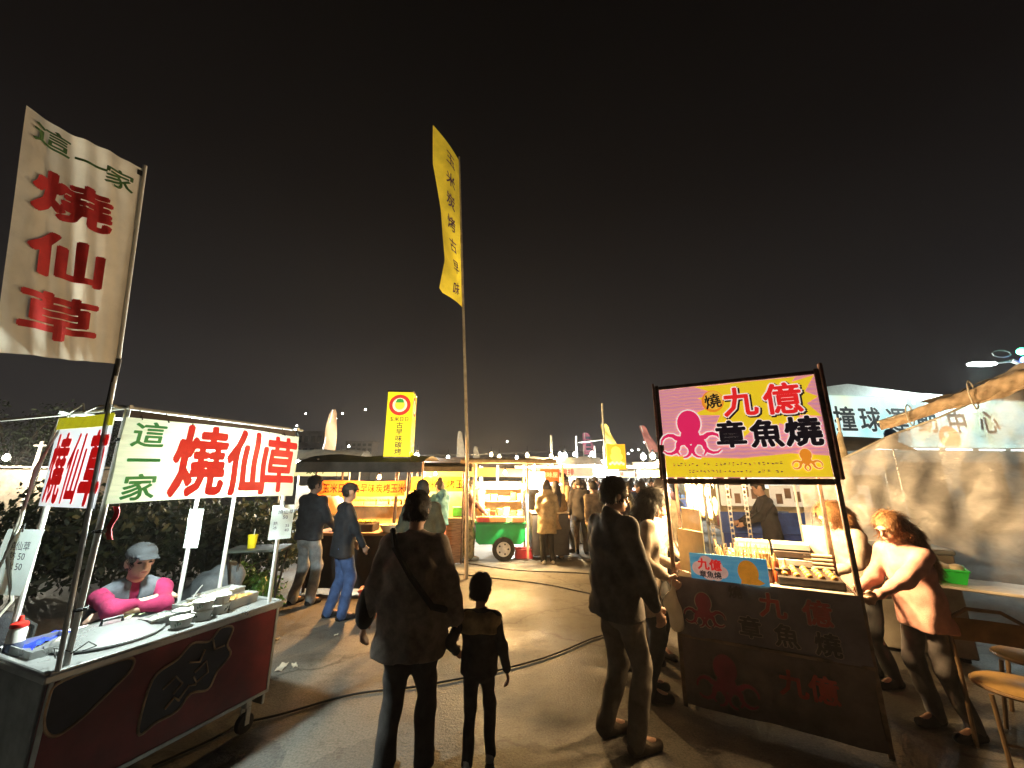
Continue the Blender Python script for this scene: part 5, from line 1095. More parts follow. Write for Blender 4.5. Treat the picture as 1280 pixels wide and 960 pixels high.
# ---------------------------------------------------------------- far market rows
def gstall(lb, loc, rz, w, sign, skirt, roof, txt=None, tcol=(.1, .03, .02), seed=0, d=1.0, estr=.6, flatroof=False):
    rs = random.Random(seed); t = thing('market_stall', lb, 'food stall', loc, rz)
    for x in (0, w):
        for y in (0, d): MB().tube([(x, y, 0), (x, y, 2.15)], .022, 6).build('post', pipe_w, t)
    rm = mat('roof_%s' % seed, roof, .8, 0, .15, 3, trans=.3)
    MB().grid(lambda a, b: (-.25 + a * (w + .5), -.4 + b * (d + .6), 2.12 + .28 * math.sin(b * 2.7) + .02 * math.sin(a * 17)), 12, 6).build('canopy', rm, t)
    MB().box((w / 2, .02, .44), (w, .03, .84)).build('skirt', mat('skirt_%s' % seed, skirt, .7, 0, .2, 3), t)
    MB().box((w / 2, d / 2, .87), (w + .04, d, .04)).build('counter', wood_l, t)
    MB().box((w / 2, d - .03, 1.2), (w - .06, .02, .62)).build('back_panel', mat('far_panel%d' % (seed % 3), ((.72, .62, .42), (.75, .75, .70), (.70, .52, .28))[seed % 3], .6, 0, .2, 4), t)
    s = MB().box((w / 2, -.06, 1.90), (w * .96, .02, .30), .004).build('sign', mat('sign_far%s' % seed, sign, .6, 0, .08, 3, emit=sign, estr=estr), t)
    if txt: text(txt, .21, mat('far_ink%.2f%.2f%.2f' % tcol, tcol, .6), s, w / 2, 1.90, -.074, bold=.02)
    for k in range(int(w / .2)):
        c_ = rs.choice(((.7, .5, .2), (.75, .72, .6), (.55, .1, .05), (.2, .3, .5), (.65, .35, .1))); hh = rs.uniform(.08, .3)
        MB().box((.12 + k * .2, .3 + rs.uniform(-.1, .2), .891 + hh / 2), (.15, .15, hh), .004).build('goods', mat('goods%d' % int(c_[0] * 100), c_, .6), t)
    return t
W1, W2 = (.95, 1, .95), (1, .72, .36)
def gl(px, Y): return at(px, 598, Y).x
far = [
 ('far stall with pale sign beyond the trench coat woman', 668, 12.6, 0, 1.9, (.62, .58, .45), (.12, .12, .13), (.55, .52, .45), '香雞排', (.4, .03, .02)),
 ('far stall under white canopy in the bright alley', 712, 15.5, 6, 2.0, (.80, .82, .78), (.5, .5, .46), (.75, .75, .72), '臭豆腐', (.05, .1, .3)),
 ('far stall with cream sign behind the phone gazers', 738, 19, 4, 2.2, (.80, .72, .42), (.2, .24, .3), (.6, .56, .48), '大腸包小腸', (.3, .03, .02)),
 ('far stall with small yellow sign right of the orange sign', 800, 17, -12, 2.0, (.78, .66, .22), (.16, .2, .4), (.5, .42, .3), '地瓜球', (.3, .05, .02)),
 ('far stall with white sign near the takoyaki post', 826, 20, -14, 2.4, (.80, .80, .76), (.1, .15, .3), (.6, .58, .5), '滷味', (.3, .03, .02)),
 ('far stall with warm lit sign deep in the alley', 765, 24, 0, 2.6, (.75, .55, .25), (.2, .15, .1), (.5, .4, .3), '牛排', (.3, .03, .02)),
 ('dim stall with pale menu panels left of the corn stall', 352, 9.2, 8, 1.5, (.72, .74, .46), (.08, .08, .08), (.12, .12, .11), '飲料', (.1, .2, .05)),
 ('low lit stall glimpsed between corn stall and flag pole', 530, 13, 0, 2.4, (.55, .30, .08), (.06, .05, .05), (.10, .08, .07), None, (0, 0, 0)),
 ('dark roofed stall left of the trench coat woman', 600, 14.5, 0, 2.6, (.48, .26, .10), (.06, .05, .05), (.12, .09, .07), None, (0, 0, 0)),
]
for i, (lb, px, Y, rz, w, sg_, sk, rf, tx, tcx) in enumerate(far): gstall(lb, (gl(px, Y), Y, 0), R(rz), w, sg_, sk, rf, tx, tcx, 100 + i)
# blue skirted neighbour stall behind the octopus stall
t = gstall('neighbour stall with blue skirt and white menu boards behind the octopus stall', (3.55, 6.9, 0), R(-14), 2.5, (.74, .74, .66), (.02, .06, .34), (.25, .24, .22), None, seed=131, estr=.25)
for k in range(3):
    b_ = MB().box((.35 + k * .75, -.09, 1.42), (.66, .015, .34), .004).build('menu_board', mat('menu_white', (.78, .78, .72), .5, 0, .08, 5, emit=(.8, .8, .7), estr=.3), t)
    for q in range(4): MB().box((.35 + k * .75 - .2 + q * .13, -.1, 1.42 + rng.uniform(-.06, .06)), (.09, .004, .16)).build('menu_print', mat('menu_print', (.22, .14, .10), .6), b_)
MB().box((1.25, -.02, .98), (2.5, .05, .34), .01).build('blue_tarp', mat('blue_tarp', (.03, .09, .42), .45, 0, .2, 5, .3, 9), t)
# orange square sign on a pole, feather flags, alley poles
t = thing('hanging_sign', 'square orange sign with a yellow print on a pole above the alley crowd', 'sign', (gl(758, 13.5), 13.5, 0)); MB().tube([(0, 0, 0), (0, 0, 4.3)], .035, 8).build('pole', mat('cream_pole', (.62, .55, .38), .5), t)
op = MB().box((.36, -.06, 2.42), (.66, .05, .86), .01).build('panel', mat('orange_panel', (.85, .42, .02), .5, 0, .06, 4, emit=(.9, .42, .01), estr=.85), t)
for k, (cx, cz, r_) in enumerate(((.36, 2.60, .17), (.28, 2.42, .13), (.45, 2.42, .13), (.36, 2.30, .15))): flat(circle(cx, cz, r_), L8('fpy', (.95, .72, .10)), op, -.088 - k * .0015, 'print')
for k in range(7): flat(circle(.14 + k * .075, 2.18 + .04 * (k % 2), .045), L8('fpw', (.9, .75, .45)), op, -.096 - k * .001, 'print')
MB().tube([(-.9, 0, 2.92), (.02, 0, 3.02)], .02, 6).build('arm', pipe_w, t)
def feather(lb, px, py0, py1, Y, m, w_, lean=0.0, txt=False):
    p = at(px, 598, Y); z1 = at(px, py0, Y).z; z0 = at(px, py1, Y).z; t = thing('feather_flag', lb, 'flag', (p.x, Y, 0), .0)
    MB().tube([(0, 0, 0), (0, 0, z0), (lean, 0, z1)], .02, 6).build('pole', pipe_w, t)
    def f(a, b): wd = w_ * (1.0 + .25 * math.sin(b * 4 + 1)) * (1 if b < .9 else 1 - 4 * (b - .9)); return (lean * b + a * wd - .3 * wd * b, .05 * math.sin(a * 4 + b * 7), z0 + b * (z1 - z0))
    c_ = MB().grid(f, 5, 20).build('flag_cloth', m, t)
    if txt:
        for k in range(4): MB().box((w_ * .5, -.08, z0 + (.25 + k * .17) * (z1 - z0)), (w_ * .5, .004, .16), rz=0).build('printed_mark', ink, c_)
F_ = lambda nm, c: mat('feather_' + nm, c, .8, 0, .12, 2, trans=.4)
feather('pink feather flag above the white lamps of the alley', 731, 541, 568, 24, F_('pink', (.62, .20, .38)), .6, .1, True)
feather('yellow feather flag on the pole of the orange sign', 760, 530, 562, 16, F_('yellow', (.70, .52, .10)), .4, -.1)
feather('rose feather flag beside the two white floodlights', 814, 532, 565, 22, F_('rose', (.62, .22, .20)), .5, -.35)
feather('cream feather flag left of the lantern sign', 398, 512, 572, 15, F_('cream', (.62, .42, .26)), .42, .25)
feather('thin pale feather flag right of the lantern sign', 570, 539, 572, 24, F_('pale', (.60, .54, .44)), .4, .1)
feather('short pale flag behind the tall bamboo pole', 591, 558, 575, 26, F_('palet', (.60, .54, .44)), .35, .1)
for i, px in enumerate((690, 722, 745, 756)):
    p = at(px, 598, 13 + i * 2.2); tag(MB().tube([(p.x, p.y, 0), (p.x, p.y, 3.1 + .2 * (i % 2))], .035, 8).build('tent_pole', pipe_w), 'slim white tent pole standing in the bright alley', 'pole', 'white poles in the alley')
# lamps: strings of bulbs over the rows
B_ = [(363, 579, 10, W1), (372, 578, 10, W1), (389, 577, 11, W1), (401, 577, 12, W1), (419, 576, 13, W1), (426, 571, 14, (.85, .92, 1)), (436, 558, 40, W1), (480, 572, 12, W2), (521, 571, 13, W1), (560, 572, 14, W1),
      (614, 568, 16, W2), (624, 571, 15, W2), (646, 572, 18, W1), (659, 569, 12.5, W2), (689, 570, 12.6, W2), (700, 568, 15, W1), (706, 570, 16, W1), (718, 568, 15.5, W1), (740, 567, 14, W1), (742, 575, 15, W1), (737, 572, 20, W1), (752, 578, 13, W1), (778, 566, 20, W1), (804, 571, 16, (1, .98, .9)), (816, 570, 17, (1, .82, .5)), (822, 577, 22, W2)]
for i, (px, py, Y, c_) in enumerate(B_):
    big = px in (426, 706, 742, 804, 816, 521); 
    bulb('bare %s bulb strung over the far stalls' % ('warm' if c_ == W2 else 'white'), at(px, py, Y), c_, (46 if Y < 18 else 0) * (3 if px in (480, 521, 560, 614) else .2 if px < 430 else 1) if (i % 2 == 0 or big or px == 480) else 0, 34 if not big else 60, (.06 if not big else .10) * (Y / 14) ** .5, .15, 'warm bulbs over the far stalls' if c_ == W2 else 'white bulbs over the far stalls', soft=.12)
tag(MB().tube([at(360, 577, 11), at(420, 573, 13), at(500, 570, 14), at(600, 568, 17), at(700, 564, 18), at(760, 566, 16)], .012, 5).build('string_wire', cordm), 'thin wire strung above the far stall roofs', 'wire')
for i, (px, Y) in enumerate(((663, 13.0), (705, 13.6), (745, 15), (790, 16.5))):
    t = thing('tube_lamp', 'white fluorescent tube under a far stall canopy', 'lamp', at(px, 584, Y), 0, 'fluorescent tubes in the far stalls')
    MB().tube([(-.5, 0, 0), (.5, 0, 0)], .022, 8).build('tube', lit('tube_white', (.95, 1, .92), 14), t); MB().box((0, 0, .035), (1.05, .05, .03)).build('fitting', white_p, t)
    l = bpy.data.lights.new('tube_light', 'AREA'); l.shape = 'RECTANGLE'; l.size = 1.0; l.size_y = .06; l.energy = 50 * LM; l.color = (.95, 1, .92); o = bpy.data.objects.new('tube_light', l); C.objects.link(o); o.parent = t; o.location = (0, 0, -.03)
# sheds, blocks of flats and roofs far off
def flats(lb, px0, px1, pyt, Y, m, rows, cols, wm):
    a, b_ = at(px0, 598, Y).x, at(px1, 598, Y).x; z1 = at(px0, pyt, Y).z; t = thing('apartment_block', lb, 'building', (a, Y, 0)); W_ = b_ - a
    MB().box((W_ / 2, 4, z1 / 2), (W_, 8, z1)).build('wall', m, t); MB().box((W_ / 2, 4, z1 + .3), (W_ + .6, 8.6, .6)).build('roof', m, t)
    for r in range(rows):
        for c in range(cols):
            o = MB().box((W_ * (c + .5) / cols, -.03, z1 * (.5 + .5 * (r + .5) / rows) if True else 0), (W_ / cols * .62, .12, z1 * .5 / rows * .55), .02).build('window', wm, t)
            MB().box((W_ * (c + .5) / cols, -.1, z1 * (.5 + .5 * (r + .5) / rows) - z1 * .5 / rows * .3), (W_ / cols * .7, .14, .15)).build('sill', m, o)
conc = mat('night_concrete', (.30, .29, .28), .9, 0, .15, .2); dwin = mat('dark_window', (.03, .035, .04), .2)
flats('unlit grey apartment block left of the cream flag', 364, 398, 541, 120, conc, 2, 4, dwin)
flats('faint tall block behind the white floodlight', 428, 462, 553, 190, mat('hazy_concrete', (.22, .21, .21), .9), 4, 5, dwin)
t = thing('low_shed', 'low lit shed roof beyond the dark bushes', 'shed', (*at(40, 598, 15).xy, 0), R(20)); MB().box((0, 0, 1.0), (5, 2.4, 2.0)).build('wall', mat('shed_wall', (.20, .16, .12), .8), t)
for k in range(20): MB().box((-2.6 + k * .27, 0, 2.08 + .02 * (k % 2)), (.25, 2.9, .05)).build('roof_sheet', mat('tin_roof', (.40, .33, .25), .6, .3, .2, 2), t)
t = thing('utility_pole', 'pale utility pole standing beyond the side banner', 'pole', (*at(38, 598, 14).xy, 0)); MB().tube([(0, 0, 0), (.05, 0, 3.0)], [.07, .05], 8).build('shaft', mat('pole_grey', (.42, .40, .36), .8), t); MB().box((.05, 0, 2.85), (.5, .05, .05)).build('crossarm', mat('pole_grey'), t)
bulb('cool lamp glowing on the low shed wall', at(8, 572, 13), (1, .95, .75), 60, 30, .09, .1, None, soft=.1)
# parked scooters / bench row left: low wall of stacked crates
# ---------------------------------------------------------------- billiard hall with lit sign
S0, S1 = Vector((9.5, 12.1)), Vector((24.0, 14.2)); sv = (S1 - S0); SL = sv.length; srz = math.atan2(sv.y, sv.x)
bh_ = thing('sports_hall', 'white gabled hall with a long lit billiards sign', 'building', (S0.x, S0.y, 0), srz)
hall_m = mat('hall_wall', (.50, .50, .47), .7, .1, .1, 2)
MB().box((SL / 2, 1.3, 1.35), (SL + 1.2, 2.2, 2.7)).build('wall', hall_m, bh_)
gab = at(1085, 476, 12.6).z
mb = MB(); mb.prism([(-1.0, 4.36), (1.8, 4.78), (4.5, 4.55), (9, 4.40), (SL + .6, 4.34), (SL + .6, 2.75), (-1.0, 2.75)], .15, 2.3); mb.build('gable', mat('gable_sheet', (.74, .80, .78), .5, .2, .08, 3, emit=(.4, .46, .44), estr=.0), bh_)
for k in range(40): MB().box((-.9 + k * .34, .13, 3.5), (.06, .03, 1.5)).build('sheet_rib', MATS['gable_sheet'], bh_)
def pool_mat():
    m = bpy.data.materials.new('pool_print'); m.use_nodes = True; n = m.node_tree.nodes; l = m.node_tree.links; b = n['Principled BSDF']; t = n.new('ShaderNodeTexCoord'); no = n.new('ShaderNodeTexNoise'); no.inputs['Scale'].default_value = .5; no.inputs['Detail'].default_value = 3; l.new(t.outputs['Object'], no.inputs[0]); r = n.new('ShaderNodeValToRGB'); el = r.color_ramp.elements
    el[0].position = .34; el[0].color = (.30, .62, .62, 1); el[1].position = .66; el[1].color = (.66, .74, .48, 1); q = el.new(.5); q.color = (.52, .76, .74, 1); l.new(no.outputs[0], r.inputs[0]); l.new(r.outputs[0], b.inputs['Base Color']); l.new(r.outputs[0], b.inputs['Emission Color']); b.inputs['Emission Strength'].default_value = .86; b.inputs['Roughness'].default_value = .4; return m
sp_ = MB().box((SL / 2 - .2, 0, 3.5), (SL + .4, .16, 1.62), .02).build('sign', pool_mat(), bh_)
tk = mat('sign_dark_text', (.03, .06, .08), .6)
for i, chh in enumerate('撞球運動中心'): text(chh, .84, mat('sign_halo', (.75, .82, .80), .6, emit=(.75, .85, .82), estr=.7), sp_, 1.12 + i * (.90 + .045 * i), 3.55, -.094, bold=.05); text(chh, .84, tk, sp_, 1.12 + i * (.90 + .045 * i), 3.55, -.104, bold=.02)
pb_ = [(.1, 3.0, .5, (.75, .30, .10)), (3.1, 2.98, .42, (.42, .55, .55)), (5.0, 2.98, .42, (.75, .25, .10)), (4.0, 4.15, .34, (.40, .52, .52)), (.35, 4.0, .3, (.75, .42, .12)), (9.4, 4.1, .5, (.75, .5, .12)), (10.6, 3.2, .7, (.25, .25, .65)), (11.8, 4.0, .4, (.3, .1, .5))]
for k, (x, z, r_, c_) in enumerate(pb_):
    pts = [(a, max(2.72, min(4.28, b2))) for a, b2 in circle(x, z, r_)]; flat(pts, L8('pool%d' % k, c_, .6), sp_, -.084 - k * .0004, 'ball_print'); flat(circle(x - r_ * .3, min(4.15, z + r_ * .3), r_ * .25), L8('poolhl', (.8, .8, .75), .6), sp_, -.089 - k * .0003, 'ball_print')
for k in range(9): MB().box((1.0 + k * 1.3, -.3, 2.60), (.9, .1, .05)).build('tube_light', lit('hall_tube', (.8, 1, 1), 5), bh_)
for k in range(5): d_ = MB().box((1.4 + k * 2.4, .06, 1.2), (1.5, .08, 2.0)).build('window', dwin, bh_)
t = thing('street_lamp', 'white street lamp on an arm above the billiards hall', 'street lamp', (at(1275, 455, 12).x, 12, 0))
zz = at(1240, 455, 12).z; MB().tube([(0, 0, 0), (0, 0, zz), (-.25, 0, zz + .12)], .07, 8).build('mast', steel_d, t); MB().tube([(-.1, 0, zz + .1), (-.8, 0, zz + .04)], .03, 6).build('arm', steel_d, t); MB().box((-1.25, 0, zz), (.8, .22, .10), .03).build('head', lit('street_white', (.85, 1, .92), 9), t)
MB().tube([(-.5 + .3 * math.cos(k * .6), 0, zz + .35 + .12 * math.sin(k * .6)) for k in range(12)], .02, 6).build('ring_bracket', steel_d, t); MB().ball((.05, -.1, zz + .4), .12, 8).build('green_led', lit('led_green', (.05, 1, .35), 8), t); MB().ball((.1, -.1, zz + .1), .13, 8).build('blue_led', lit('led_blue', (.05, .12, 1), 10), t)
l = bpy.data.lights.new('street_light', 'POINT'); l.energy = 330; l.color = (.85, 1, .95); l.shadow_soft_size = .15; o = bpy.data.objects.new('street_light', l); C.objects.link(o); o.parent = t; o.location = (-1.25, 0, zz - .3)
t = thing('traffic_mirror', 'small round signal disc on a thin pole seen through the curtain', 'sign', (*at(1125, 598, 7.5).xy, 0)); MB().tube([(0, 0, 0), (0, 0, 2.45)], .015, 6).build('pole', pipe_w, t); MB().lathe([(.14, 0), (.14, .02), (1e-6, .022)], (0, -.03, 2.5), 20, ax='y').build('disc', mat('disc_blue', (.10, .25, .55), .4), t)
t = thing('parasol_folded', 'folded pale parasol standing behind the octopus stall', 'parasol', (*at(1062, 598, 5.2).xy, 0)); MB().tube([(0, 0, 0), (0, 0, 2.5)], .016, 8).build('pole', pipe_w, t); solid('canopy', [cone((0, 0, 1.55), (0, 0, 2.3), .075, .02)], .018, cloth('parasol', (.50, .42, .28)), t, fold=.016, seed=5, fdir=(1, 1, .05))
# ---------------------------------------------------------------- people
blk = ('shoe_black', (.02, .02, .022)); wsh = ('shoe_white', (.62, .60, .56))
fd = lambda x, y: math.atan2(-x, y)          # turn so that +y looks along (x, y)
# walkers in front
b, hp, ar = person('man in a dark long coat and crossbody strap walking away hand in hand', (-.64, 2.72, 0), fd(.02, 1), 1.57, ('coat_brown', (.24, .20, .17), .25), ('trouser_black', (.05, .044, .042)), blk, 'short', v=.011, hem=.70, puff=1.2, girth=1.09, hands=((-.36, .02, .76), (.33, .06, .80)), feet=((-.12, .0, 0), (.12, .10, 0)), yaw=-.1, fold=.010, seed=5, topname='coat', legk=1.12)
MB().tube([(-.16, -.03, 1.50), (-.10, -.155, 1.40), (.04, -.20, 1.22), (.18, -.17, 1.04), (.24, -.02, .98)], .022, 6).build('strap', cloth('strap_black', (.012, .012, .012)), b)
solid('shoulder_bag', [ell((-.33, .02, .98), (.06, .13, .14))], .014, cloth('bag_black', (.02, .018, .018)), b, fold=.01, seed=2)
b, hp, ar = person('small child in dark clothes with pale shoulder yoke walking beside the man', (-.21, 2.82, 0), fd(.04, 1), 1.02, ('child_navy', (.06, .055, .055)), ('child_black', (.045, .04, .04)), wsh, 'crop', v=.011, headk=1.38, hem=.84, hands=((-.27, .05, 1.02), (.32, .0, .76)), feet=((-.10, -.05, 0), (.12, .12, 0)), fold=.006, seed=8, neck=(0, -.005, 1.43), puff=1.05, legk=1.0, yaw=-.15)
solid('yoke', [cone((-.13, -.035, 1.36), (.13, -.035, 1.36), .085), cone((-.17, -.02, 1.345), (.17, -.02, 1.345), .072), cone((-.09, -.06, 1.26), (.09, -.06, 1.26), .085, lat=(1, 0, 0), k=.8)], .012, cloth('child_tan', (.46, .34, .18)), b, fold=.004, seed=3, clip=1.24)
# customers at the octopus stall
b, hp, ar = person('tall man in a black jacket and glasses at the octopus stall', (.74, 3.02, 0), fd(.93, .36), 1.665, ('jacket_black', (.066, .058, .054), .3), ('trouser_olive', (.12, .105, .09)), ('sandal', (.10, .08, .06)), 'short', v=.011, hem=.80, puff=1.20, girth=1.06, hands=((-.24, .16, .88), (.28, .14, .86)), grip=(.5, .6), feet=((-.12, -.02, 0), (.12, .05, 0)), yaw=-.2, nod=.22, fold=.012, seed=15, legk=1.1)
for s in (-1, 1): MB().tube([tuple(hp(s * .078, .0, .01)), tuple(hp(s * .074, .09, .012))], .003, 5).build('glasses', black, b)
for s in (-1, 1): MB().tube([tuple(hp(s * .036 + .028 * math.cos(k * .5), .104, .008 + .02 * math.sin(k * .5))) for k in range(14)], .0025, 5).build('glasses', black, b)
b, hp, ar = person('woman with long black hair and dark scarf looking down at the stall', (1.14, 3.62, 0), fd(.95, -.2), 1.60, ('coat_grey', (.30, .25, .20)), ('leg_dark', (.03, .03, .03)), blk, 'bob', v=.011, hem=.66, lean=.06, nod=.45, yaw=.1, hands=((-.16, .30, 1.02), (.26, .16, 1.0)), seed=21, skin=SKINP(), topname='coat', fold=.009)
w_ = Vector(ar[1][2]); pb2 = b.matrix_basis @ Vector((w_.x, w_.y + .05, w_.z - .07))
t = thing('plastic_bag', 'white translucent carrier bag hanging from the long haired woman hand', 'bag', (pb2.x, pb2.y, pb2.z - .32), .3)
solid('bag', [ell((0, 0, .12), (.06, .05, .12)), cone((0, 0, .18), (0, 0, .32), .045, .012)], .010, mat('carrier_bag', (.82, .78, .68), .4, 0, .08, 6, trans=.4), t, fold=.014, seed=3)
MB().tube([(-.02, 0, .30), (-.015, 0, .37), (.015, 0, .37), (.02, 0, .30)], .005, 5).build('handle', mat('carrier_bag'), t)
person('man behind the long haired woman watching the cooking', (1.02, 4.15, 0), fd(.9, -.35), 1.68, ('jacket_dun', (.20, .15, .10)), ('leg_brown', (.06, .05, .04)), blk, 'short', v=.014, nod=.3, hands=((-.2, .22, .95), (.2, .22, .95)), seed=22)
person('customer in patterned shirt leaning behind the stall corner post', (1.42, 4.25, 0), fd(.5, -.8), 1.58, ('shirt_mottled', (.45, .42, .38), .55), ('leg_dark',(.03,.03,.03)), blk, 'short', v=.014, lean=.12, nod=.6, hands=((-.16, .34, 1.0), (.16, .34, 1.0)), seed=23)
person('person in a cream hooded top with crossed straps behind the stall', (2.05, 5.55, 0), fd(.25, 1), 1.66, ('hoodie_cream', (.66, .60, .42)), ('leg_charcoal', (.05, .045, .045)), blk, 'short', v=.017, hood=True, hands=((-.2, .2, 1.0), (.2, .2, 1.0)), seed=24, topname='hooded_top')
person('vendor in a black top serving at the blue skirted stall', (4.05, 6.35, 0), fd(-.9, .25), 1.66, ('top_black', (.02, .02, .022)), ('leg_dark', (.03, .03, .03)), blk, 'short', v=.017, lean=.06, nod=.3, hands=((-.16, .42, 1.05), (.16, .42, 1.05)), seed=25)
# octopus stall vendors
b, hp, ar = person('vendor in a salmon top with a long brown ponytail cooking', (3.02, 3.13, 0), fd(-1, -.06), 1.43, ('top_salmon', (.56, .29, .24), .12), ('trouser_grey', (.10, .09, .09)), blk, 'pony', HAIRB(), v=.011, lean=.08, nod=.36, hands=((-.10, .50, 1.06), (.14, .44, 1.05)), grip=(.9, .9), feet=((-.11, -.06, 0), (.11, .02, 0)), seed=31, skin=SKIN(), hem=.78, topname='top', fold=.009, puff=1.08, elbow=((-.3, -.4, -1), (.5, -.5, -1)), extra=[((0, -.10, .02), (.04, -.19, -.16), .05, .07), ((.04, -.19, -.16), (.03, -.20, -.45), .07, .045)])
b, hp, ar = person('vendor in a pale printed top with tied brown hair bending over', (3.18, 3.80, 0), fd(-1, -.08), 1.50, ('top_pale', (.52, .44, .34)), ('leg_dark', (.03, .03, .03)), blk, 'pony', HAIRB(), v=.011, lean=.15, nod=.6, hands=((-.14, .46, 1.03), (.16, .42, 1.02)), grip=(.8, .8), seed=32, skin=SKINP(), topname='top', fold=.009, puff=1.06)
# jelly vendor leaning on the steel counter
vx = cw(.70, .98); vr = CR + R(180) - R(14)
person('vendor in magenta sleeves, grey vest and cap leaning on crossed arms', (vx.x, vx.y, 0), vr, 1.60, ('sleeve_magenta', (.24, .008, .058), .2), ('leg_dark', (.03, .03, .03)), blk, 'capshort', v=.0095, pel=(0, 0, .50), chest=(0, .13, .84), neck=(0, .20, 1.045), nod=.05, yaw=.12,
       hands=((.10, .41, .915), (-.10, .38, .955)), elbow=((-1, .25, -.02), (1, .25, -.02)), palm=((0, -.3, -1), (0, -.3, -1)), grip=(.35, .35), feet=((-.13, .16, 0), (.13, .16, 0)), knee=((0, 1, .1), (0, 1, .1)), cap=('cap_grey', (.014, .016, .02)), puff=.95, hem=.46 + .43, seed=41, skin=SKINP(), topname='jersey', fold=.007, sleeve=.74)
vb = bpy.data.objects[[o.name for o in C.objects if o.get('label', '').startswith('vendor in magenta')][0]]
solid('vest', [cone((0, .04, .62), (0, .13, .84), .135, .140, (1, 0, 0), .72), cone((0, .13, .84), (0, .185, .985), .140, .105, (1, 0, 0), .70), cone((-.125, .175, 1.00), (.125, .175, 1.00), .066), cone((-.06, .16, 1.03), (.06, .16, 1.03), .062)], .010, cloth('vest_grey', (.085, .095, .115)), vb, bl=.03, fold=.008, seed=7, cut=[((0, .32, 1.0), (.028, .14, .13))], clip=.6)
# shoppers at the corn stall
person('man in dark jacket and light jeans at the corn stall', (-2.93, 5.9, 0), fd(.35, .9), 1.70, ('jacket_ink', (.035, .035, .042)), ('jeans_light', (.38, .40, .42)), blk, 'short', v=.014, hem=.86, puff=1.12, girth=1.05, yaw=-.6, hands=((-.2, .28, 1.0), (.24, .26, 1.0)), feet=((-.14, 0, 0), (.14, .05, 0)), seed=51, legk=1.15, cap=None)
person('man in navy jacket, cap and blue jeans at the corn stall', (-2.20, 5.35, 0), fd(.75, .6), 1.60, ('jacket_navy', (.022, .024, .032)), ('jeans_blue', (.08, .14, .34)), blk, 'capshort', v=.014, hem=.78, puff=1.1, nod=.15, hands=((-.22, .24, .86), (.24, .22, .88)), feet=((-.12, -.05, 0), (.12, .06, 0)), cap=('cap_dark', (.05, .045, .04)), seed=52, legk=1.15)
person('person in dark green coat waiting behind the walking man', (-1.12, 5.0, 0), fd(-.2, 1), 1.64, ('coat_green', (.035, .038, .025)), ('leg_dark', (.03, .03, .03)), blk, 'short', v=.015, puff=1.2, hands=((-.2, .2, 1.0), (.2, .2, 1.0)), seed=53, hem=.7, topname='coat')
person('woman with top knot in teal padded jacket and rust skirt', (-1.46, 8.1, 0), fd(-.75, .5), 1.62, ('jacket_teal', (.06, .20, .26)), ('skirt_rust', (.22, .05, .03)), blk, 'bun', v=.017, puff=1.18, hood=True, hands=((-.2, .25, .98), (.2, .25, 1.0)), skirt=.32, hem=.84, seed=54, nod=.2)
person('cook in plum top and camouflage trousers beside the bamboo pole', (-1.02, 9.0, 0), fd(.9, .2), 1.66, ('top_plum', (.10, .04, .035)), mat('camouflage', (.46, .38, .20), .9, 0, .3, 13, .3, 90, col2=(.10, .09, .05)), wsh, 'short', v=.017, lean=.05, nod=.4, hands=((-.16, .4, 1.0), (.16, .4, 1.0)), feet=((-.12, -.05, 0), (.12, .14, 0)), seed=55, legk=1.2)
# people in the middle of the alley
person('woman in a belted tan trench coat and white shoes', (.74, 8.55, 0), fd(-.1, 1), 1.62, ('trench_tan', (.38, .28, .15)), ('leg_black', (.015, .015, .015)), wsh, 'bob', v=.017, hem=.62, hood=True, puff=1.1, hands=((-.12, .22, 1.05), (.14, .22, 1.05)), seed=61, topname='trench_coat', hairm=mat('hair_dk', (.06, .04, .025), .45))
person('long haired woman beside the trench coat woman', (.98, 8.95, 0), fd(-.3, 1), 1.60, ('coat_camel', (.34, .23, .12)), ('leg_tan', (.22, .16, .10)), blk, 'long', v=.017, hem=.66, hands=((-.2, .15, .9), (.2, .15, .95)), seed=62, topname='coat')
person('tall man in khaki jacket facing the lights', (1.30, 9.9, 0), fd(-.9, -.3), 1.80, ('jacket_khaki', (.26, .20, .12)), ('jeans_grey', (.12, .12, .12)), blk, 'short', v=.017, nod=.25, hands=((-.2, .22, .95), (.2, .22, .98)), seed=63, feet=((-.12, -.12, 0), (.12, .14, 0)))
person('young man in black jacket and brown trousers seen from behind', (1.62, 9.6, 0), fd(.1, 1), 1.68, ('jacket_dark', (.035, .03, .03)), ('trouser_brown', (.20, .14, .08)), blk, 'short', v=.017, hem=.76, seed=64, puff=1.08)
b, hp, ar = person('woman with dark backpack holding a phone in the alley', (2.45, 10.2, 0), fd(-.85, .4), 1.64, ('top_offwhite', (.50, .46, .38)), ('leg_black', (.015, .015, .015)), blk, 'short', v=.017, seed=65, hands=((-.14, .32, 1.12), (.14, .30, 1.1)), nod=.35)
solid('backpack', [ell((0, -.2, 1.22), (.15, .10, .21))], .016, cloth('rucksack', (.02, .02, .022)), b, fold=.008, seed=2)
b, hp, ar = person('shopper in grey carrying a bright yellow bag', (2.02, 9.7, 0), fd(.2, 1), 1.56, ('top_taupe', (.22, .18, .14)), ('leg_dark', (.03, .03, .03)), blk, 'short', v=.017, seed=66)
t = thing('shopping_bag', 'bright yellow shopping bag held low in the alley', 'bag', (1.88, 9.58, .42), .2); solid('bag', [ell((0, 0, .17), (.14, .08, .19))], .014, mat('neon_bag', (.78, .72, .02), .5, 0, .08, 4, trans=.3, emit=(.8, .75, .0), estr=.0), t, fold=.016, seed=4); MB().tube([(-.05, 0, .34), (-.03, 0, .46), (.03, 0, .46), (.05, 0, .34)], .008, 5).build('handle', mat('neon_bag'), t)
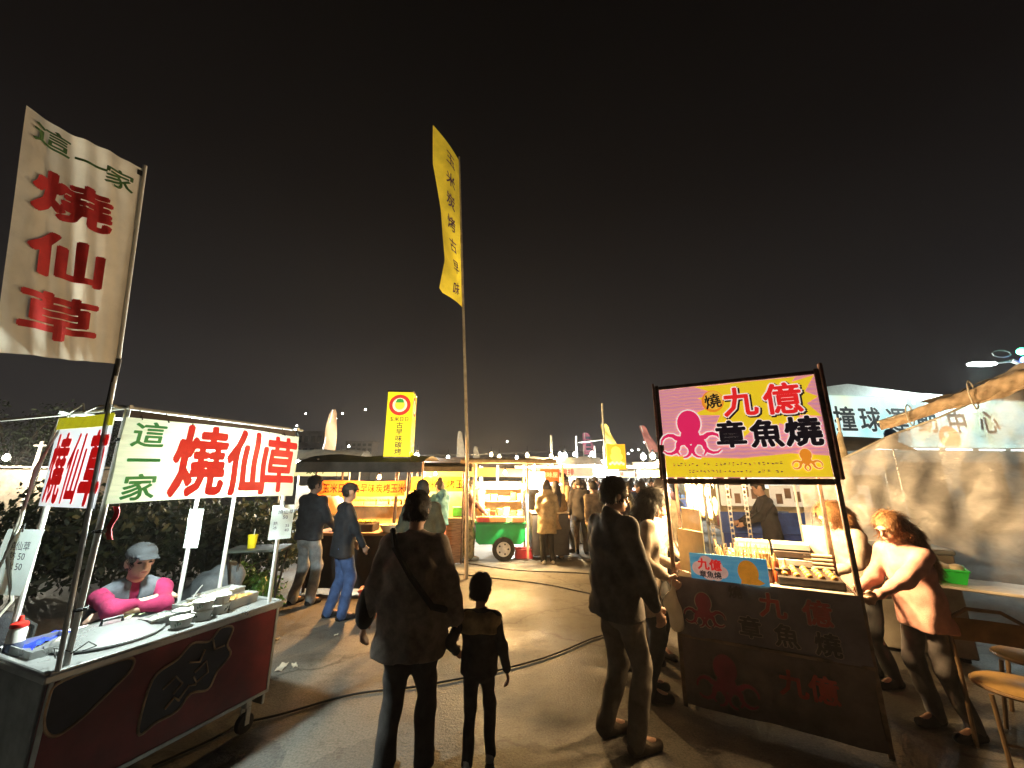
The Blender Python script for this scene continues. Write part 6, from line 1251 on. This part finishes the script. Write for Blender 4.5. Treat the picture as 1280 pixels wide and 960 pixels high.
b, hp, ar = person('shopper in mauve with pale shoulder bag behind the black jacket man', (2.0, 7.6, 0), fd(.1, 1), 1.52, ('top_mauve', (.10, .07, .075)), ('leg_dark', (.03, .03, .03)), blk, 'short', v=.017, seed=67)
mids = [(1.75, 8.6, 1.60, (.30, .22, .14), 'short', 'shopper in a brown jacket just beyond the black jacket man', .3), (2.35, 8.9, 1.66, (.05, .05, .06), 'bob', 'woman in a dark coat between the alley shoppers', 2.6), (2.75, 9.4, 1.58, (.46, .40, .30), 'short', 'shopper in a sand top near the takoyaki post', 1.2), (2.9, 10.6, 1.70, (.20, .24, .36), 'short', 'man in a blue shirt beyond the stall post', 3.0), (1.95, 11.0, 1.62, (.50, .46, .40), 'long', 'long haired woman in a cream top amid the crowd', .2), (.55, 10.9, 1.66, (.10, .09, .08), 'short', 'man in charcoal behind the trench coat woman', 5.5), (3.4, 11.4, 1.6, (.34, .12, .08), 'bun', 'woman in a brick red top by the orange sign', 2.0), (1.35, 12.0, 1.68, (.24, .18, .12), 'short', 'man in an umber jacket deep in the alley', .1), (2.55, 7.9, 1.6, (.40, .34, .24), 'short', 'shopper in a beige jacket behind the customer couple', 1.0), (3.0, 8.3, 1.55, (.07, .06, .06), 'bob', 'woman in a black top behind the octopus stall corner', 4.4)]
for k, (x, y, h, c_, hs, lb, rz) in enumerate(mids): person(lb, (x, y, 0), rz, h, ('mid%d' % k, c_), ('midleg%d' % (k % 4), [(.04, .04, .045), (.12, .13, .17), (.18, .14, .10), (.07, .06, .06)][k % 4]), blk, hs, v=.023, seed=200 + k, hands=((-.2, .2 * (k % 2), .9), (.2, .26, 1.0)), face=False, puff=1.08)
# far crowd: a few figures, copied with their own clothes
protos = []
cols = [(.45, .42, .36), (.04, .04, .05), (.30, .10, .06), (.16, .20, .32), (.55, .50, .40), (.10, .08, .06), (.34, .26, .16), (.60, .58, .55)]
for k in range(6):
    b, hp, ar = person('shopper in %s standing in the far bright crowd' % ('a putty jacket', 'a black jacket', 'a brick red top with long hair', 'a blue jacket', 'a cream top with hair tied up', 'a dark brown jacket')[k], (0, 0, 0), 0, 1.64, ('crowd%d' % k, cols[k]), ('crowdleg%d' % (k % 3), [(.03, .03, .035), (.10, .11, .14), (.14, .11, .08)][k % 3]), blk, ('short', 'bob', 'long', 'short', 'bun', 'short')[k], v=.032, seed=70 + k, hands=((-.2, .2 * (k % 2), .9), (.2, .25, 1.0)), face=False, group='far crowd shoppers in %s' % ('putty', 'black', 'brick red', 'blue', 'cream', 'brown')[k], puff=1.08)
    protos.append(b)
rc = random.Random(3); spots = []
while len(spots) < 68:
    px = rc.uniform(648, 842) if len(spots) < 44 else rc.uniform(715, 842); Y = rc.uniform(11.2, 24) if len(spots) < 44 else rc.uniform(10.8, 15); x = at(px, 598, Y).x
    if all((x - a) ** 2 + (Y - b_) ** 2 > .22 for a, b_ in spots): spots.append((x, Y))
for i, (x, Y) in enumerate(spots):
    pr = protos[i % 6]; rz = rc.uniform(0, 6.3)
    if i < 6: pr.location = (x, Y, 0); pr.rotation_euler = (0, 0, rz); o = pr
    else: o = dup(pr, (x, Y, 0), rz)
    s = rc.uniform(.90, 1.04); o.scale = [q * s for q in pr.scale] if i >= 6 else pr.scale
# ---------------------------------------------------------------- smoky night air
hz = bpy.data.materials.new('night_air'); hz.use_nodes = True; hn = hz.node_tree.nodes; hn.remove(hn['Principled BSDF'])
pv = hn.new('ShaderNodeVolumePrincipled'); pv.inputs['Color'].default_value = (.80, .80, .84, 1); pv.inputs['Density'].default_value = .0015; pv.inputs['Anisotropy'].default_value = .45
hz.node_tree.links.new(pv.outputs[0], hn['Material Output'].inputs['Volume'])
tag(MB().box((0, 205, 21.5), (960, 520, 45)).build('haze', hz, smooth=False), 'thin cooking smoke haze hanging over the whole market', kind='stuff')
